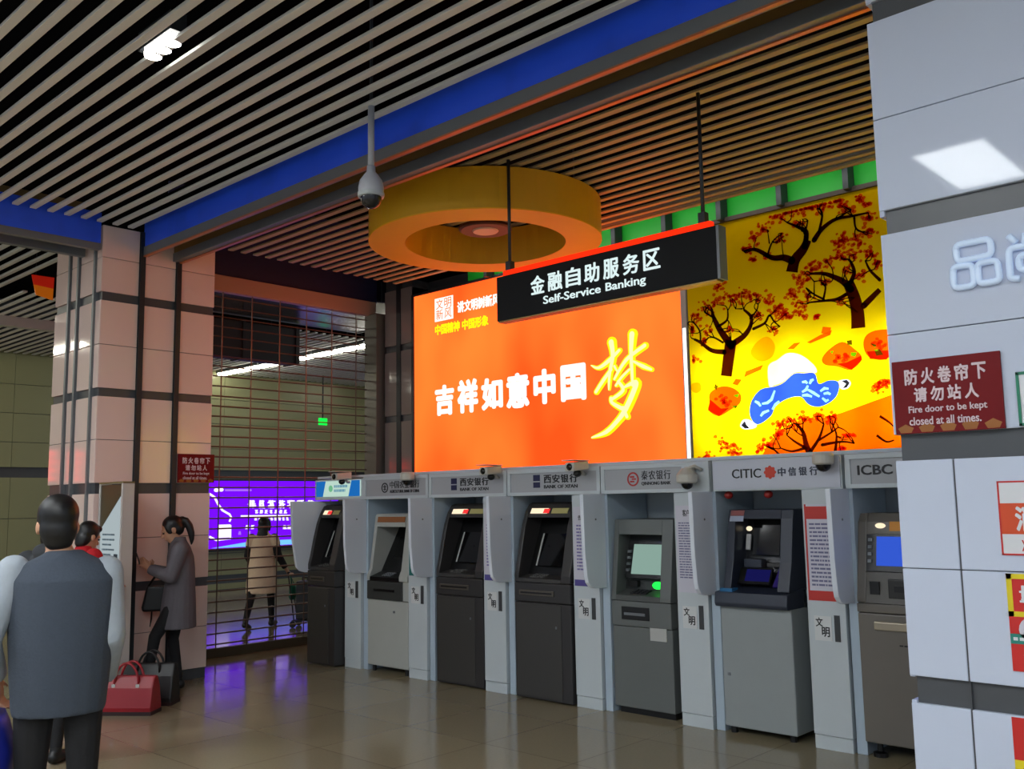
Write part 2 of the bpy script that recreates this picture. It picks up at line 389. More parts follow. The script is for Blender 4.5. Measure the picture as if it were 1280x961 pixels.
text('lettering', 'Banking', SIGNW, t, -3.94, -3.60, 3.082, 3.158, SY, bold=.012, depth=.004)

# ================================================================== LIGHT BOXES
BY = 7.80
# orange light box
def orange_mat():
    m = glow('orange_backlit_print', (1,.2,.02), 1, raw=True); nt = m.node_tree; e = nt.nodes['Emission']
    tc = nt.nodes.new('ShaderNodeTexCoord'); mp = nt.nodes.new('ShaderNodeMapping'); mp.inputs['Scale'].default_value = (1.0,1,.55)
    nz = nt.nodes.new('ShaderNodeTexNoise'); nz.inputs['Scale'].default_value = 1.1; nz.inputs['Detail'].default_value = 1.5
    cr_ = nt.nodes.new('ShaderNodeValToRGB'); cr_.color_ramp.elements[0].position = .33; cr_.color_ramp.elements[1].position = .68
    cr_.color_ramp.elements[0].color = (1.0,.052,.006,1); cr_.color_ramp.elements[1].color = (1.0,.135,.018,1)
    nt.links.new(tc.outputs['Object'], mp.inputs[0]); nt.links.new(mp.outputs[0], nz.inputs[0]); nt.links.new(nz.outputs[0], cr_.inputs[0])
    nt.links.new(cr_.outputs[0], e.inputs[0]); e.inputs[1].default_value = 2.0; return m
t = thing('orange_light_box', 'large glowing orange light box with white and yellow slogan lettering', 'light box', (-6.97, BY, 2.0))
bx('box_body', DKSTEEL, t, -8.95, -4.985, BY+.005, BY+.14, 1.97, 4.27)
b = MB()
for (x0,x1,z0,z1) in ((-8.97,-4.985,1.965,1.995),(-8.97,-4.985,4.25,4.28),(-8.97,-8.935,1.995,4.25)): b.box(x0,x1,BY-.02,BY+.01,z0,z1)
b.build('frame', DKSTEEL, t)
bx('backlit_face', orange_mat(), t, -8.935, -4.985, BY-.004, BY+.005, 1.995, 4.25)
WL = glow('white_backlit_letters', (255,250,240), 1.25); YL = glow('yellow_backlit_letters', (255,240,20), 1.15)
def quad_text(ch, m, px0, px1, py0, py1, bold, name='character'):
    """one character filling a photo rectangle measured on the box face"""
    a = at(px0, (py0+py1)/2, 1, BY); c = at(px1, (py0+py1)/2, 1, BY); lo = at((px0+px1)/2, py1, 1, BY).z; hi = at((px0+px1)/2, py0, 1, BY).z
    return text(name, ch, m, t, a.x, c.x, lo, hi, BY-.005, bold=bold, depth=.012)
for ch, x0, x1, y0, y1 in (('吉',545,568,481,519),('祥',573,598,474,516),('如',603,629,472,512),('意',634,662,466,510),('中',668,695,461,505),('国',702,733,455,501)):
    quad_text(ch, WL, x0, x1, y0, y1, .045)
# brush-written character, strokes drawn with a flat brush
def brush(pts, ws, m, name='brush_stroke', depth=.02, k=0.0):
    """pts in photo pixels on the face; ws brush widths in pixels"""
    s = .00775; P = [at(x, y, 1, BY) for x, y in pts]; P = [Vector((p.x, p.z)) for p in P]
    Q = []; W = []
    for i in range(len(P)-1):
        p0 = P[max(i-1,0)]; p1 = P[i]; p2 = P[i+1]; p3 = P[min(i+2,len(P)-1)]
        for j in range(6):
            u = j/6; Q.append(.5*((2*p1)+(p2-p0)*u+(2*p0-5*p1+4*p2-p3)*u*u+(3*p1-p0-3*p2+p3)*u**3)); W.append((ws[i]+(ws[i+1]-ws[i])*u)*s)
    Q.append(P[-1]); W.append(ws[-1]*s)
    L = []; Rr = []
    for i, q in enumerate(Q):
        d = (Q[min(i+1,len(Q)-1)]-Q[max(i-1,0)]); d = d.normalized() if d.length > 1e-9 else Vector((1,0)); nn = Vector((-d.y, d.x))
        L.append(q+nn*W[i]/2); Rr.append(q-nn*W[i]/2)
    mb = MB(); y0 = BY-.005-depth-k; y1 = BY-.004
    for i in range(len(Q)-1):
        mb.add([(L[i].x,y0,L[i].y),(L[i+1].x,y0,L[i+1].y),(Rr[i+1].x,y0,Rr[i+1].y),(Rr[i].x,y0,Rr[i].y),
                (L[i].x,y1,L[i].y),(L[i+1].x,y1,L[i+1].y),(Rr[i+1].x,y1,Rr[i+1].y),(Rr[i].x,y1,Rr[i].y)],
               [(0,1,2,3),(0,4,5,1),(3,2,6,7)]+([(0,3,7,4)] if i == 0 else [])+([(1,5,6,2)] if i == len(Q)-2 else []))
    for q, ww in ((Q[0], W[0]), (Q[-1], W[-1])):
        mb.prism([(q.x+ww/2*math.cos(2*math.pi*a/14), q.y+ww/2*math.sin(2*math.pi*a/14)) for a in range(14)], y0, y1, 1)
    return mb.build(name, m, t)
STROKES = [([(741,457),(750,460),(762,452),(776,438)],[2,7,10,7]), ([(766,428),(768,445),(764,468),(763,487)],[15,11,8,3]),
           ([(766,462),(756,476),(747,490)],[8,9,8]), ([(770,458),(774,465)],[6,3]),
           ([(770,474),(785,450),(808,432)],[5,9,9]), ([(792,418),(791,440),(792,462),(793,482)],[15,10,8,6]),
           ([(794,452),(806,458),(816,462)],[5,9,6]), ([(789,462),(779,472),(772,482)],[5,6,5]),
           ([(775,477),(781,488),(766,500)],[7,9,7]), ([(766,498),(768,504),(784,513)],[8,8,11]),
           ([(783,484),(797,478),(794,490),(784,512),(775,525),(760,540),(742,547)],[5,13,14,14,11,10,3]), ([(781,510),(786,521)],[10,8])]
PYL = glow('pale_yellow_core', (255,253,170), 1.3)
for i, (pts, ws) in enumerate(STROKES): brush(pts, ws, YL, k=i*.0004)
for i, (pts, ws) in enumerate(STROKES): brush(pts, [q*.5 for q in ws], PYL, 'brush_highlight', k=.006+i*.0004)
# seal emblem, white heading, yellow sub-heading
p0 = at(544,374,1,BY); p1 = at(567,398,1,BY)
em = bx('seal_emblem', WL, t, p0.x, p1.x, BY-.010, BY-.004, p1.z, p0.z, .004)
ORL = glow('orange_seal_lines', (255,110,40), 1.2)
for i, ch in enumerate('文明新风'):
    cx = p0.x+(p1.x-p0.x)*(.08+.46*(i % 2)); cz = p1.z+(p0.z-p1.z)*(.52-.45*(i//2)); q = (p1.x-p0.x)*.38
    text('seal_character', ch, ORL, em, cx, cx+q, cz, cz+q*1.0, BY-.010, bold=.0, depth=.002)
text('lettering', '讲文明树新风公益', WL, t, -8.14, -7.2, 3.92, 4.06, BY-.005, bold=.03, depth=.006)
text('lettering', '中国精神 中国形象', YL, t, -8.54, -7.62, 3.70, 3.83, BY-.005, bold=.03, depth=.006)

# white tube strip between the boxes
t = thing('tube_light', 'bright white upright strip light between the two light boxes', 'strip light', (-4.955, BY, 2.0))
bx('tube', glow('tube_white',(1,.98,.95),1.6,raw=True), t, -4.975, -4.935, BY-.015, BY+.02, 1.995, 3.30, .006)
bx('tube_channel', mat('channel_white',(190,190,186),.4), t, -4.985, -4.930, BY-.012, BY+.1, 1.97, 4.27)

# yellow light box: lamps inside, opal diffuser, printed films in front
t = thing('yellow_light_box', 'yellow light box picture of red leaved trees, fruit baskets and blue trousers', 'light box', (-3.0, BY, 2.0))
YX0, YX1 = -4.928, -1.0
b = MB(); wm = mat('box_lining',(120,118,112),.7)
b.box(YX0,YX1,BY+.26,BY+.28,1.97,4.27).box(YX0,YX1,BY,BY+.26,1.97,1.99).box(YX0,YX1,BY,BY+.26,4.25,4.27).box(YX0,YX0+.015,BY,BY+.26,1.99,4.25).box(YX1-.015,YX1,BY,BY+.26,1.99,4.25)
b.build('box_body', wm, t)
b = MB()
for (x0,x1,z0,z1) in ((YX0,YX1,1.965,1.995),(YX0,YX1,4.25,4.29)): bx('frame_rail', mat('brown_frame',(64,50,36),.5), t, x0,x1,BY-.03,BY,z0,z1)
md = bpy.data.materials.new('opal_diffuser'); md.use_nodes = True; nt = md.node_tree; nt.nodes.clear()
o_ = nt.nodes.new('ShaderNodeOutputMaterial'); mixs = nt.nodes.new('ShaderNodeMixShader'); tr = nt.nodes.new('ShaderNodeBsdfTranslucent'); df = nt.nodes.new('ShaderNodeBsdfDiffuse')
tr.inputs[0].default_value = (.95,.95,.95,1); df.inputs[0].default_value = (.85,.85,.85,1); mixs.inputs[0].default_value = .5
nt.links.new(tr.outputs[0], mixs.inputs[1]); nt.links.new(df.outputs[0], mixs.inputs[2]); nt.links.new(mixs.outputs[0], o_.inputs[0])
MB().sheet([(YX0+.015,1.99),(YX1-.015,1.99),(YX1-.015,4.25),(YX0+.015,4.25)], BY+.004).build('diffuser', md, t)
TL = glow('inner_tube',(1,.98,.94),35.0,raw=True)
for i in range(9):
    x = YX0+.22+i*.43; MB().tube([(x,BY+.17,2.05),(x,BY+.17,3.05)], .016, 10).build('inner_tube', TL, t, smooth=True)
def pxz(x, y): p = at(x, y, 1, BY); return (p.x, p.z)
def fill(outer, holes=()):
    """flat 2-D fill with holes, on the box face"""
    cu = bpy.data.curves.new('film', 'CURVE'); cu.dimensions = '2D'; cu.fill_mode = 'BOTH'
    for pts in [outer, *holes]:
        sp = cu.splines.new('POLY'); sp.points.add(len(pts)-1); sp.use_cyclic_u = True
        for q, (a, c) in zip(sp.points, pts): q.co = (a, c, 0, 1)
    ob = bpy.data.objects.new('film', cu); COL.objects.link(ob); dg = bpy.context.evaluated_depsgraph_get()
    me = bpy.data.meshes.new_from_object(ob.evaluated_get(dg)); bpy.data.objects.remove(ob); bpy.data.curves.remove(cu); return me
def film_part(name, me, m, y, parent=None):
    for v in me.vertices: v.co = (v.co.x, y, v.co.y)
    return link(name, me, m, parent or t)
def crop4(pts): return [pxz(860+x*.207, 400+y*.207) for x, y in pts]       # from a 1280-px wide enlargement
def smooth_loop(pts, n=4):
    out = []; N = len(pts)
    for i in range(N):
        p0, p1, p2, p3 = (Vector(pts[(i+k) % N]) for k in (-1,0,1,2))
        for j in range(n):
            u = j/n; q = .5*((2*p1)+(p2-p0)*u+(2*p0-5*p1+4*p2-p3)*u*u+(3*p1-p0-3*p2+p3)*u**3); out.append((q.x, q.y))
    return out
trousers = smooth_loop(crop4([(375,575),(385,490),(440,420),(520,402),(575,380),(640,325),(700,322),(765,322),(790,385),(850,365),(905,372),(912,420),(880,480),(800,522),(730,510),(680,462),(600,475),(530,520),(500,580),(420,630)]))
torso_glare = smooth_loop(crop4([(490,400),(485,280),(540,240),(600,200),(680,210),(760,270),(776,318),(700,316),(640,320),(575,374),(520,396)]))
shoeL = smooth_loop(crop4([(316,640),(330,605),(365,600),(412,628),(405,650),(345,660)])); shoeR = smooth_loop(crop4([(906,372),(960,358),(984,380),(965,412),(925,416)]))
YF = film('yellow_film', (255, 226, 6)); rect = [(YX0+.015,1.99),(YX1-.015,1.99),(YX1-.015,4.25),(YX0+.015,4.25)]
film_part('yellow_ground', fill(rect, (trousers, torso_glare, shoeL, shoeR)), YF, BY-.002)
TR = film_part('trousers', fill(trousers), film('cyan_film', (150, 235, 250)), BY-.003)
def leafy(pts, w): 
    P = [Vector(p) for p in pts]; L = []; Q = []
    for i, q in enumerate(P):
        d = (P[min(i+1,len(P)-1)]-P[max(i-1,0)]).normalized(); nn = Vector((-d.y, d.x))*w*(.35+.65*math.sin(math.pi*(i+.5)/len(P))); L.append(q+nn); Q.append(q-nn)
    return crop4([tuple(v) for v in L+Q[::-1]])
FLW = [leafy(p, 9) for p in ([(405,490),(425,500),(440,520)],[(448,505),(480,500),(505,480),(525,425)],[(440,580),(455,560),(490,545)],[(510,540),(530,510),(552,490)],[(690,435),(715,420),(725,395)],[(735,385),(745,365),(760,358)],[(690,375),(712,372),(722,382)],[(725,420),(760,440),(795,462)],[(800,430),(825,412),(850,415)],[(812,470),(835,490),(850,480)],[(690,455),(720,452),(750,462)],[(820,445),(845,440),(862,448)])]
film_part('overprint', fill(trousers, FLW), film('blue_film', (86, 96, 240)), BY-.0035, TR)
film_part('torso_glare', fill(torso_glare), film('cream_film', (255, 250, 205)), BY-.003)  # pale patch paints the overexposed reflection across the figure's upper body
for sh, toe in ((shoeL, crop4([(322,635),(345,608),(352,630),(375,655),(345,656)])), (shoeR, crop4([(925,366),(960,360),(978,380),(960,408),(935,412),(955,385)]))):
    s_ = film_part('shoe', fill(sh), film('white_film', (250,250,250)), BY-.003); film_part('shoe_toe', fill(toe), film('black_film', (40,40,46)), BY-.004, s_)
def strokes(name, segs, m, y, parent=None):
    """branching lines: list of (pixel points, widths px)"""
    mb = MB(); s = .0072
    for k, (pts, ws) in enumerate(segs):
        P0 = [Vector(pxz(*p)) for p in pts]; P = []
        for i in range(len(P0)-1):
            a, b_, c, d = P0[max(i-1,0)], P0[i], P0[i+1], P0[min(i+2,len(P0)-1)]
            for q in range(5):
                u = q/5; P.append(.5*((2*b_)+(c-a)*u+(2*a-5*b_+4*c-d)*u*u+(3*b_-a-3*c+d)*u**3))
        P.append(P0[-1]); L = []; Rr = []
        for i, q in enumerate(P):
            d = (P[min(i+1,len(P)-1)]-P[max(i-1,0)]).normalized(); nn = Vector((-d.y, d.x)); wv = ws[0]+(ws[-1]-ws[0])*i/(len(P)-1)
            L.append(q+nn*wv*s/2); Rr.append(q-nn*wv*s/2)
        for i in range(len(P)-1):
            yy = y-.00002*k
            mb.add([(L[i].x,yy,L[i].y),(L[i+1].x,yy,L[i+1].y),(Rr[i+1].x,yy,Rr[i+1].y),(Rr[i].x,yy,Rr[i].y)], [(0,1,2,3)])
        q = P[0]; r = ws[0]*s/2
        if k: mb.sheet([(q.x+r*math.cos(a*.785), q.y+r*math.sin(a*.785)) for a in range(8)], y-.00002*k-.00001)
    return mb.build(name, m, parent or t, weld=False)
BR = film('brown_film', (78, 22, 34)); RED = film('red_film', (236, 128, 96)); ORF = film('orange_film', (250, 120, 40)); GRF = film('green_film', (110, 210, 60))
def tree(segs, spots, seed, leaf=RED, name='tree'):
    rnd = random.Random(seed); tips = []
    for pts, ws in segs:                      # every branch carries a few twigs
        for q in pts[1:]:
            for k in range(2): tips.append((q, rnd.choice(spots)))
    near = [(q, min(spots, key=lambda z: (z[0]-q[0])**2+(z[1]-q[1])**2+rnd.uniform(0,300))) for q, _ in tips]
    tw = [([q, ((q[0]+z[0])/2+rnd.uniform(-4,4), (q[1]+z[1])/2+rnd.uniform(-4,4)), (z[0]+rnd.uniform(-5,5), z[1]+rnd.uniform(-5,5))], (1.8,.8)) for q, z in near if 4 < math.hypot(z[0]-q[0], z[1]-q[1]) < 26]
    tr_ = strokes(name, segs+tw, BR, BY-.004); mb = MB()
    for (x, y, rr) in spots:
        for k in range(int(rr*2.2)):
            cx, cy = pxz(x+rnd.gauss(0, rr*.55), y+rnd.gauss(0, rr*.42)); cx = max(cx, YX0+.06); cy = min(cy, 4.20); r = rnd.uniform(.012,.026); a0 = rnd.random()*6
            mb.sheet([(cx+r*math.cos(a0+1.047*i)*rnd.uniform(.7,1.2), cy+r*math.sin(a0+1.047*i)*rnd.uniform(.6,1.0)) for i in range(6)], BY-.0052-.00001*k)
    lf = mb.build('leaves', leaf, tr_, weld=False); lf['kind'] = 'stuff'; return tr_
# big tree by the strip light
tree([([(908,470),(912,440),(914,425)],(16,17)),([(914,432),(900,412),(892,396),(890,386)],(11,3)),([(916,430),(930,420),(938,408),(939,396),(930,387)],(9,3)),([(906,440),(890,438),(876,428),(868,424)],(7,3)),([(942,411),(956,404),(962,394),(968,402),(975,408)],(4,1.5)),([(898,408),(909,400),(910,388)],(4,2)),([(894,398),(884,392),(881,390)],(3,2)),([(876,426),(875,414),(868,404),(862,402)],(3,1.5)),([(904,428),(893,422),(886,422)],(3,1.5)),([(938,398),(946,388),(948,380)],(3,1.5)),([(928,386),(920,386)],(2,1))],
     [(882,384,10),(898,376,10),(915,372,10),(930,366,10),(945,372,10),(962,376,8),(970,388,8),(978,396,8),(868,396,8),(864,412,8),(885,414,7),(912,412,5),(968,412,6),(948,394,6),(880,428,5),(866,450,6),(900,358,8)], 3)
# tree at the top
tree([([(990,340),(994,325),(1004,312),(1010,300)],(16,10)),([(990,326),(980,322),(965,322),(945,312),(930,314)],(10,3)),([(1006,308),(1008,290),(998,284),(984,278)],(8,2)),([(1018,300),(1028,286),(1045,274),(1066,270),(1085,266)],(7,2)),([(1024,290),(1028,270),(1026,262)],(4,1.5)),([(1068,272),(1070,285),(1078,290)],(3,1.5)),([(1006,296),(1010,276)],(3,1.5)),([(960,318),(966,302),(978,292)],(3,1.2)),([(962,304),(960,290)],(2,1)),([(1050,272),(1064,262)],(2,1))],
     [(935,312,8),(944,298,8),(955,284,9),(972,272,10),(990,264,10),(1008,258,10),(1026,256,10),(1048,252,10),(1078,250,10),(1088,272,8),(1086,290,8),(1070,300,9),(1052,300,9),(1046,306,5),(940,324,5),(976,300,6),(1000,278,6),(958,320,4),(1056,262,8)], 4)
# tree by the pillar
tree([([(1073,410),(1072,390),(1068,372),(1060,352)],(17,13)),([(1064,362),(1054,352),(1042,346),(1030,342),(1014,342)],(9,3)),([(1064,352),(1068,340),(1064,328),(1060,324)],(6,2)),([(1080,382),(1090,372),(1100,362)],(8,6)),([(1058,368),(1046,374),(1030,376),(1012,378)],(5,2)),([(1030,374),(1018,368),(1008,360)],(3,1.5)),([(1030,372),(1032,358),(1026,352)],(3,1.5)),([(1100,350),(1088,338),(1082,326)],(4,2)),([(1018,368),(1018,352)],(2,1))],
     [(1020,332,9),(1036,328,9),(1050,320,10),(1066,318,10),(1090,316,9),(1010,344,8),(998,352,8),(992,368,10),(1000,382,8),(1000,392,7),(1030,352,7),(1076,344,8),(1012,372,6),(1052,376,5),(1022,396,5),(984,392,7),(975,384,5),(1096,330,8),(1060,336,6)], 5)
# round red tree at the bottom, hill
film_part('hill', fill([pxz(*q) for q in ((952,571),(962,552),(978,536),(1000,525),(1030,522),(1052,516),(1085,504),(1118,492),(1180,470),(1240,470),(1240,556),(1125,564))]), ORF, BY-.0025)
tree([([(1014,571),(1008,556),(1004,540),(996,530)],(9,3)),([(1008,560),(994,552),(984,544)],(4,1.5)),([(1012,566),(1024,548),(1030,530)],(5,2)),([(1024,550),(1040,540),(1048,534)],(3,1.5)),([(1028,556),(1052,552),(1068,554)],(4,1.5)),([(1004,545),(996,540),(990,534)],(2,1)),([(1006,560),(990,564),(976,560)],(4,1.5)),([(1044,566),(1046,545),(1042,532)],(4,1.5)),([(976,570),(968,562),(960,558)],(3,1.5))],
     [(975,530,8),(990,526,9),(1005,522,8),(1022,520,8),(1040,522,8),(970,545,8),(960,555,7),(950,560,6),(1060,545,6),(1052,562,6),(905,556,9),(920,562,9),(885,570,8),(1096,486,7),(1104,480,6),(1108,478,5)], 6)
strokes('twig', [([(1100,520),(1112,528),(1120,536)],(3,1.5))], BR, BY-.004); strokes('twig', [([(1096,544),(1108,552),(1118,550)],(3,1.5))], BR, BY-.004)
def basket(pts, bowl, leaves, seed):
    lv = [crop4(l) for l in leaves]; rnd = random.Random(seed)
    o = film_part('fruit_basket', fill(smooth_loop(crop4(pts)), lv), film('fruit_film',(244,112,70)), BY-.003)
    film_part('bowl', fill(crop4(bowl)), film('bowl_film',(205,70,50)), BY-.0036, o)
    for l in lv: film_part('leaf', fill(l), GRF, BY-.004, o)
    cx = sum(p[0] for p in pts)/len(pts); cy = sum(p[1] for p in pts)/len(pts); mb = MB()
    for k in range(16):
        a = rnd.uniform(0,6.28); r = rnd.uniform(0,.62); x = cx+r*80*math.cos(a); y = cy+r*55*math.sin(a); w_ = rnd.uniform(10,17)
        mb.sheet(crop4([(x+w_*math.cos(q*1.047),y+w_*.8*math.sin(q*1.047)) for q in range(6)]), BY-.0033-.00001*k)
    mb.build('fruit', film('fruit_shade',(236,150,130)), o, weld=False)['kind'] = 'stuff'
basket([(130,500),(135,440),(200,402),(270,410),(318,450),(315,500),(260,540),(185,580),(125,545)],[(135,480),(200,535),(250,530),(190,582),(122,545)],([(165,385),(182,400),(172,425),(160,410)],[(275,455),(310,445),(300,468)],[(262,520),(300,515),(290,532)]),1)
basket([(810,235),(850,180),(930,132),(1000,170),(1052,232),(985,300),(900,280),(830,270)],[(900,265),(960,255),(1045,215),(1052,240),(990,302)],([(960,125),(990,120),(992,150),(965,150)],[(985,195),(1022,195),(1010,222),(985,215)],[(860,190),(880,185),(872,205)]),2)
basket([(1060,150),(1080,90),(1150,60),(1250,70),(1260,180),(1180,240),(1090,220)],[(1080,190),(1240,180),(1200,240),(1100,235)],([(1100,140),(1140,150),(1130,165)],[(1125,180),(1160,175),(1180,210),(1140,215)]),3)
for pts in ([(380,190),(420,130),(480,100),(525,150),(510,220),(450,250),(400,230)],): film_part('round_fruit', fill(smooth_loop(crop4(pts))), film('amber_film',(250,200,40)), BY-.003)
film_part('fan', fill(smooth_loop(crop4([(20,420),(25,385),(70,380),(80,420),(50,440)]))), film('amber_film',(250,200,40)), BY-.003)
for pts in ([(340,345),(350,310),(455,270),(440,300)],[(270,385),(290,355),(325,360),(300,395)],[(720,135),(800,90),(870,60),(860,90),(740,140)],[(805,80),(815,40),(865,45),(858,90)],[(600,175),(640,140),(680,135),(640,175)]):
    film_part('sprig', fill(crop4(pts)), ORF, BY-.003)

# ================================================================== ROLLER GRILLE
GX = -9.75
t = thing('roller_grille', 'closed see-through roller grille of thin metal rods beside the column', 'roller grille', (GX, 6.35, 0))
GR = mat('grille_rod', (112, 96, 86), 0.4, metal=.5)
rod = MB().tube([(0,4.92,0),(0,7.68,0)], .009, 6).mesh('rod'); rod.materials.append(GR)
for i in range(35):
    o = bpy.data.objects.new('rod', rod); COL.objects.link(o); o.parent = t; o.matrix_parent_inverse = Matrix.Translation(-Vector(t.location)); o.location = (GX, 0, .14+i*.115)
lk = MB().box(-.004,.004,-.006,.006,.06,4.12).mesh('link'); lk.materials.append(GR)
for i in range(7):
    o = bpy.data.objects.new('link', lk); COL.objects.link(o); o.parent = t; o.matrix_parent_inverse = Matrix.Translation(-Vector(t.location)); o.location = (GX+.012, 5.20+i*.383, 0)
bx('bottom_bar', mat('olive_bar',(88,84,66),.45,metal=.3), t, GX-.03, GX+.03, 4.92, 7.66, .0, .10, .006)

# ================================================================== CASH MACHINE ROW
FY = 6.12
PL = [-8.12, -7.115, -6.085, -5.045, -4.045, -3.01]; PW = .345
bk = tag(bx('wall_booth', mat('booth_white',(190,198,204),.4), None, -8.66, -1.44, 6.72, 6.75, 0, 1.92), 'white rear lining of the cash machine recesses', kind='structure')
tag(bx('trim_4', WHITE, None, -8.70, -1.44, FY+.06, 7.6, 1.93, 1.955), 'flat white roof panel over the cash machine row', kind='structure')
tag(bx('trim_5', WHITE, None, -8.66, -1.44, FY+.11, 6.71, 1.705, 1.72), 'white ceiling of the cash machine recesses', kind='structure')
PIER_LABEL = ['white divider pier without notice, between a charcoal machine and the pale grey one',
  'white divider pier with a teal edged notice beside the pale grey cash machine',
  'white divider pier with purple printed notice between the two matching charcoal machines',
  'white divider pier with purple printed notice beside the grey machine with lit screen',
  'white divider pier with long grey notice under the white dome camera',
  'white divider pier with red headed notice beside the silver cash machine']
WINGF = mat('wing_frosted', (228, 234, 244), 0.35)
for i, x in enumerate(PL):
    t = thing('divider_pier', PIER_LABEL[i], 'divider', (x+PW/2, FY, 0), 'white piers between the cash machines')
    bx('body', WHITE, t, x, x+.265, FY, 6.70, .09, 1.70, .004)
    bx('plinth', WHITE, t, x+.004, x+.262, FY+.004, 6.69, 0, .087)
    bx('return_strip', mat('return_blue_white',(176,192,206),.35), t, x+.275, x+PW, FY+.03, 6.70, 0, 1.70, .004)
    # privacy wing: upright plate with a rounded lower front corner
    wy = FY-.25; pr = [(FY+.03,1.70),(wy,1.70),(wy+.01,1.25),(wy+.03,1.06)]+[(wy+.03+.10*(1-math.cos(a)),1.06-.10*math.sin(a)) for a in (R(30),R(60),R(90))]+[(FY+.03,.955)]
    MB().prism(pr, x+.285, x+.32).build('privacy_wing', WINGF, t, .006)
    MB().tube([(x+.323,FY-.10,1.50),(x+.326,FY-.10,1.50)], .008, 10).build('wing_screw', STEEL, t)
    # notice
    nz0, nz1 = (.99, 1.60)
    if i >= 1:
        NB = {1:(mat('teal_print',(40,120,116),.5)), 2:mat('violet_print',(86,78,150),.5), 3:mat('violet_print',(86,78,150),.5), 4:None, 5:mat('red_print',(196,52,44),.5)}[i]
        x0, x1 = x+.015, x+.25
        nt_ = bx('notice', PAPER if i != 1 else mat('teal_print',(40,120,116),.5), t, x0, x1, FY-.004, FY, nz0-.03, nz1)
        if i == 5:
            bx('notice_header', NB, nt_, x0+.012, x1-.005, FY-.0055, FY-.004, 1.50, 1.585); bx('notice_margin', NB, nt_, x0, x0+.012, FY-.0055, FY-.004, nz0-.03, nz1)
            bx('notice_footer', NB, nt_, x0+.012, x1, FY-.0055, FY-.004, nz0-.03, nz0+.035)
            lines('small_print', INK, nt_, x0+.03, x1-.02, 1.05, 1.48, FY-.0045, 16, seed=i)
        elif i in (2, 3):
            bx('notice_footer', NB, nt_, x0, x1, FY-.0055, FY-.004, nz0-.03, nz0+.02)
            text('lettering', '告示', INKD, nt_, x0+.05, x0+.12, 1.49, 1.53, FY-.004, bold=.01, depth=.001)
            lines('small_print', mat('violet_ink',(120,112,170),.6), nt_, x0+.03, x1-.03, 1.08, 1.46, FY-.0045, 14, seed=i)
        elif i == 4:
            text('lettering', '客户须知', INKD, nt_, x0+.06, x1-.05, 1.52, 1.57, FY-.004, bold=.01, depth=.001)
            lines('small_print', INK, nt_, x0+.02, x1-.02, 1.06, 1.48, FY-.0045, 22, seed=i)
    # plaque with two brush characters, dark slot plate
    pq = bx('plaque', mat('plaque_white',(214,216,216),.4), t, x+.045, x+.165, FY-.004, FY, .70, .86)
    text('character', '文', INKD, pq, x+.055, x+.105, .79, .85, FY-.004, bold=.02, depth=.001)
    text('character', '明', INKD, pq, x+.095, x+.150, .725, .79, FY-.004, bold=.02, depth=.001)
    bx('slot_plate', mat('slot_dark',(58,60,62),.4), t, x+.185, x+.222, FY-.006, FY, .70, .87)
# free standing wing at the left end
t = thing('end_wing', 'free-standing white end privacy panel between roller grille and charcoal cash machine', 'divider', (-8.64, FY-.1, 0))
wy = FY-.32; pr = [(FY+.5,1.69),(wy,1.69),(wy+.02,1.3),(wy+.06,1.06)]+[(wy+.06+.12*(1-math.cos(a)),1.06-.12*math.sin(a)) for a in (R(30),R(60),R(90))]+[(FY+.5,.94)]
MB().prism(pr, -8.66, -8.625).build('panel', WINGF, t, .006)
bx('support_leg', WHITE, t, -8.66, -8.63, FY+.40, FY+.5, 0, .94)

# bank sign boxes along the fascia
REDL = mat('logo_red', (186, 52, 44), .45)
def sign_box(x0, x1, label, face, frame=True, blank=0.0):
    t = thing('bank_sign', label, 'sign', ((x0+x1)/2, FY, 1.70), 'bank name boxes above the cash machines')
    bx('box', WHITE, t, x0, x1, FY+.0, FY+.10, 1.70, 1.925, .004)
    if frame:
        b = MB(); b.box(x0,x1,FY-.02,FY,1.70,1.728).box(x0,x1,FY-.02,FY,1.892,1.925).box(x0,x0+.035,FY-.02,FY,1.728,1.892).box(x1-.035-blank,x1,FY-.02,FY,1.728,1.892); b.build('frame', WHITE, t, .003)
        bx('face', face, t, x0+.035, x1-.035-blank, FY-.008, FY, 1.728, 1.892)
    else: bx('face', face, t, x0+.01, x1-.01, FY-.012, FY, 1.712, 1.915)
    return t
GF = mat('sign_grey', (168, 170, 174), .4); CIT = mat('sign_pale', (196, 200, 212), .4)
sx = [p+PW-.02 for p in PL]
# lit sign
t = thing('bank_sign', 'small lit sign panel, pale green between blue ends, nearest the roller grille', 'sign', (-8.3, FY, 1.70), 'bank name boxes above the cash machines')
bx('box', WHITE, t, -8.66, -7.80, FY+.0, FY+.10, 1.70, 1.915, .004)
bx('face', glow('lit_pale',(205,238,222),.80), t, -8.62, -7.86, FY-.012, FY, 1.735, 1.90)
MB().prism([(-8.62,1.735),(-8.50,1.735),(-8.45,1.90),(-8.62,1.90)], FY-.014, FY-.012, 1).build('blue_end', glow('lit_blue',(30,110,190),.9), t)
MB().prism([(-8.05,1.735),(-7.86,1.735),(-7.86,1.90),(-8.00,1.90)], FY-.014, FY-.012, 1).build('blue_end', glow('lit_blue',(30,110,190),.9), t)
MB().prism([(-8.36+.035*math.cos(a*R(30)),1.82+.035*math.sin(a*R(30))) for a in range(12)], FY-.014, FY-.012, 1).build('logo', glow('lit_green',(120,200,150),.8), t)
lines('lettering', glow('lit_bluegrey',(120,170,190),.8), t, -8.30, -8.06, 1.775, 1.865, FY-.0125, 2, seed=4, fill=.6)
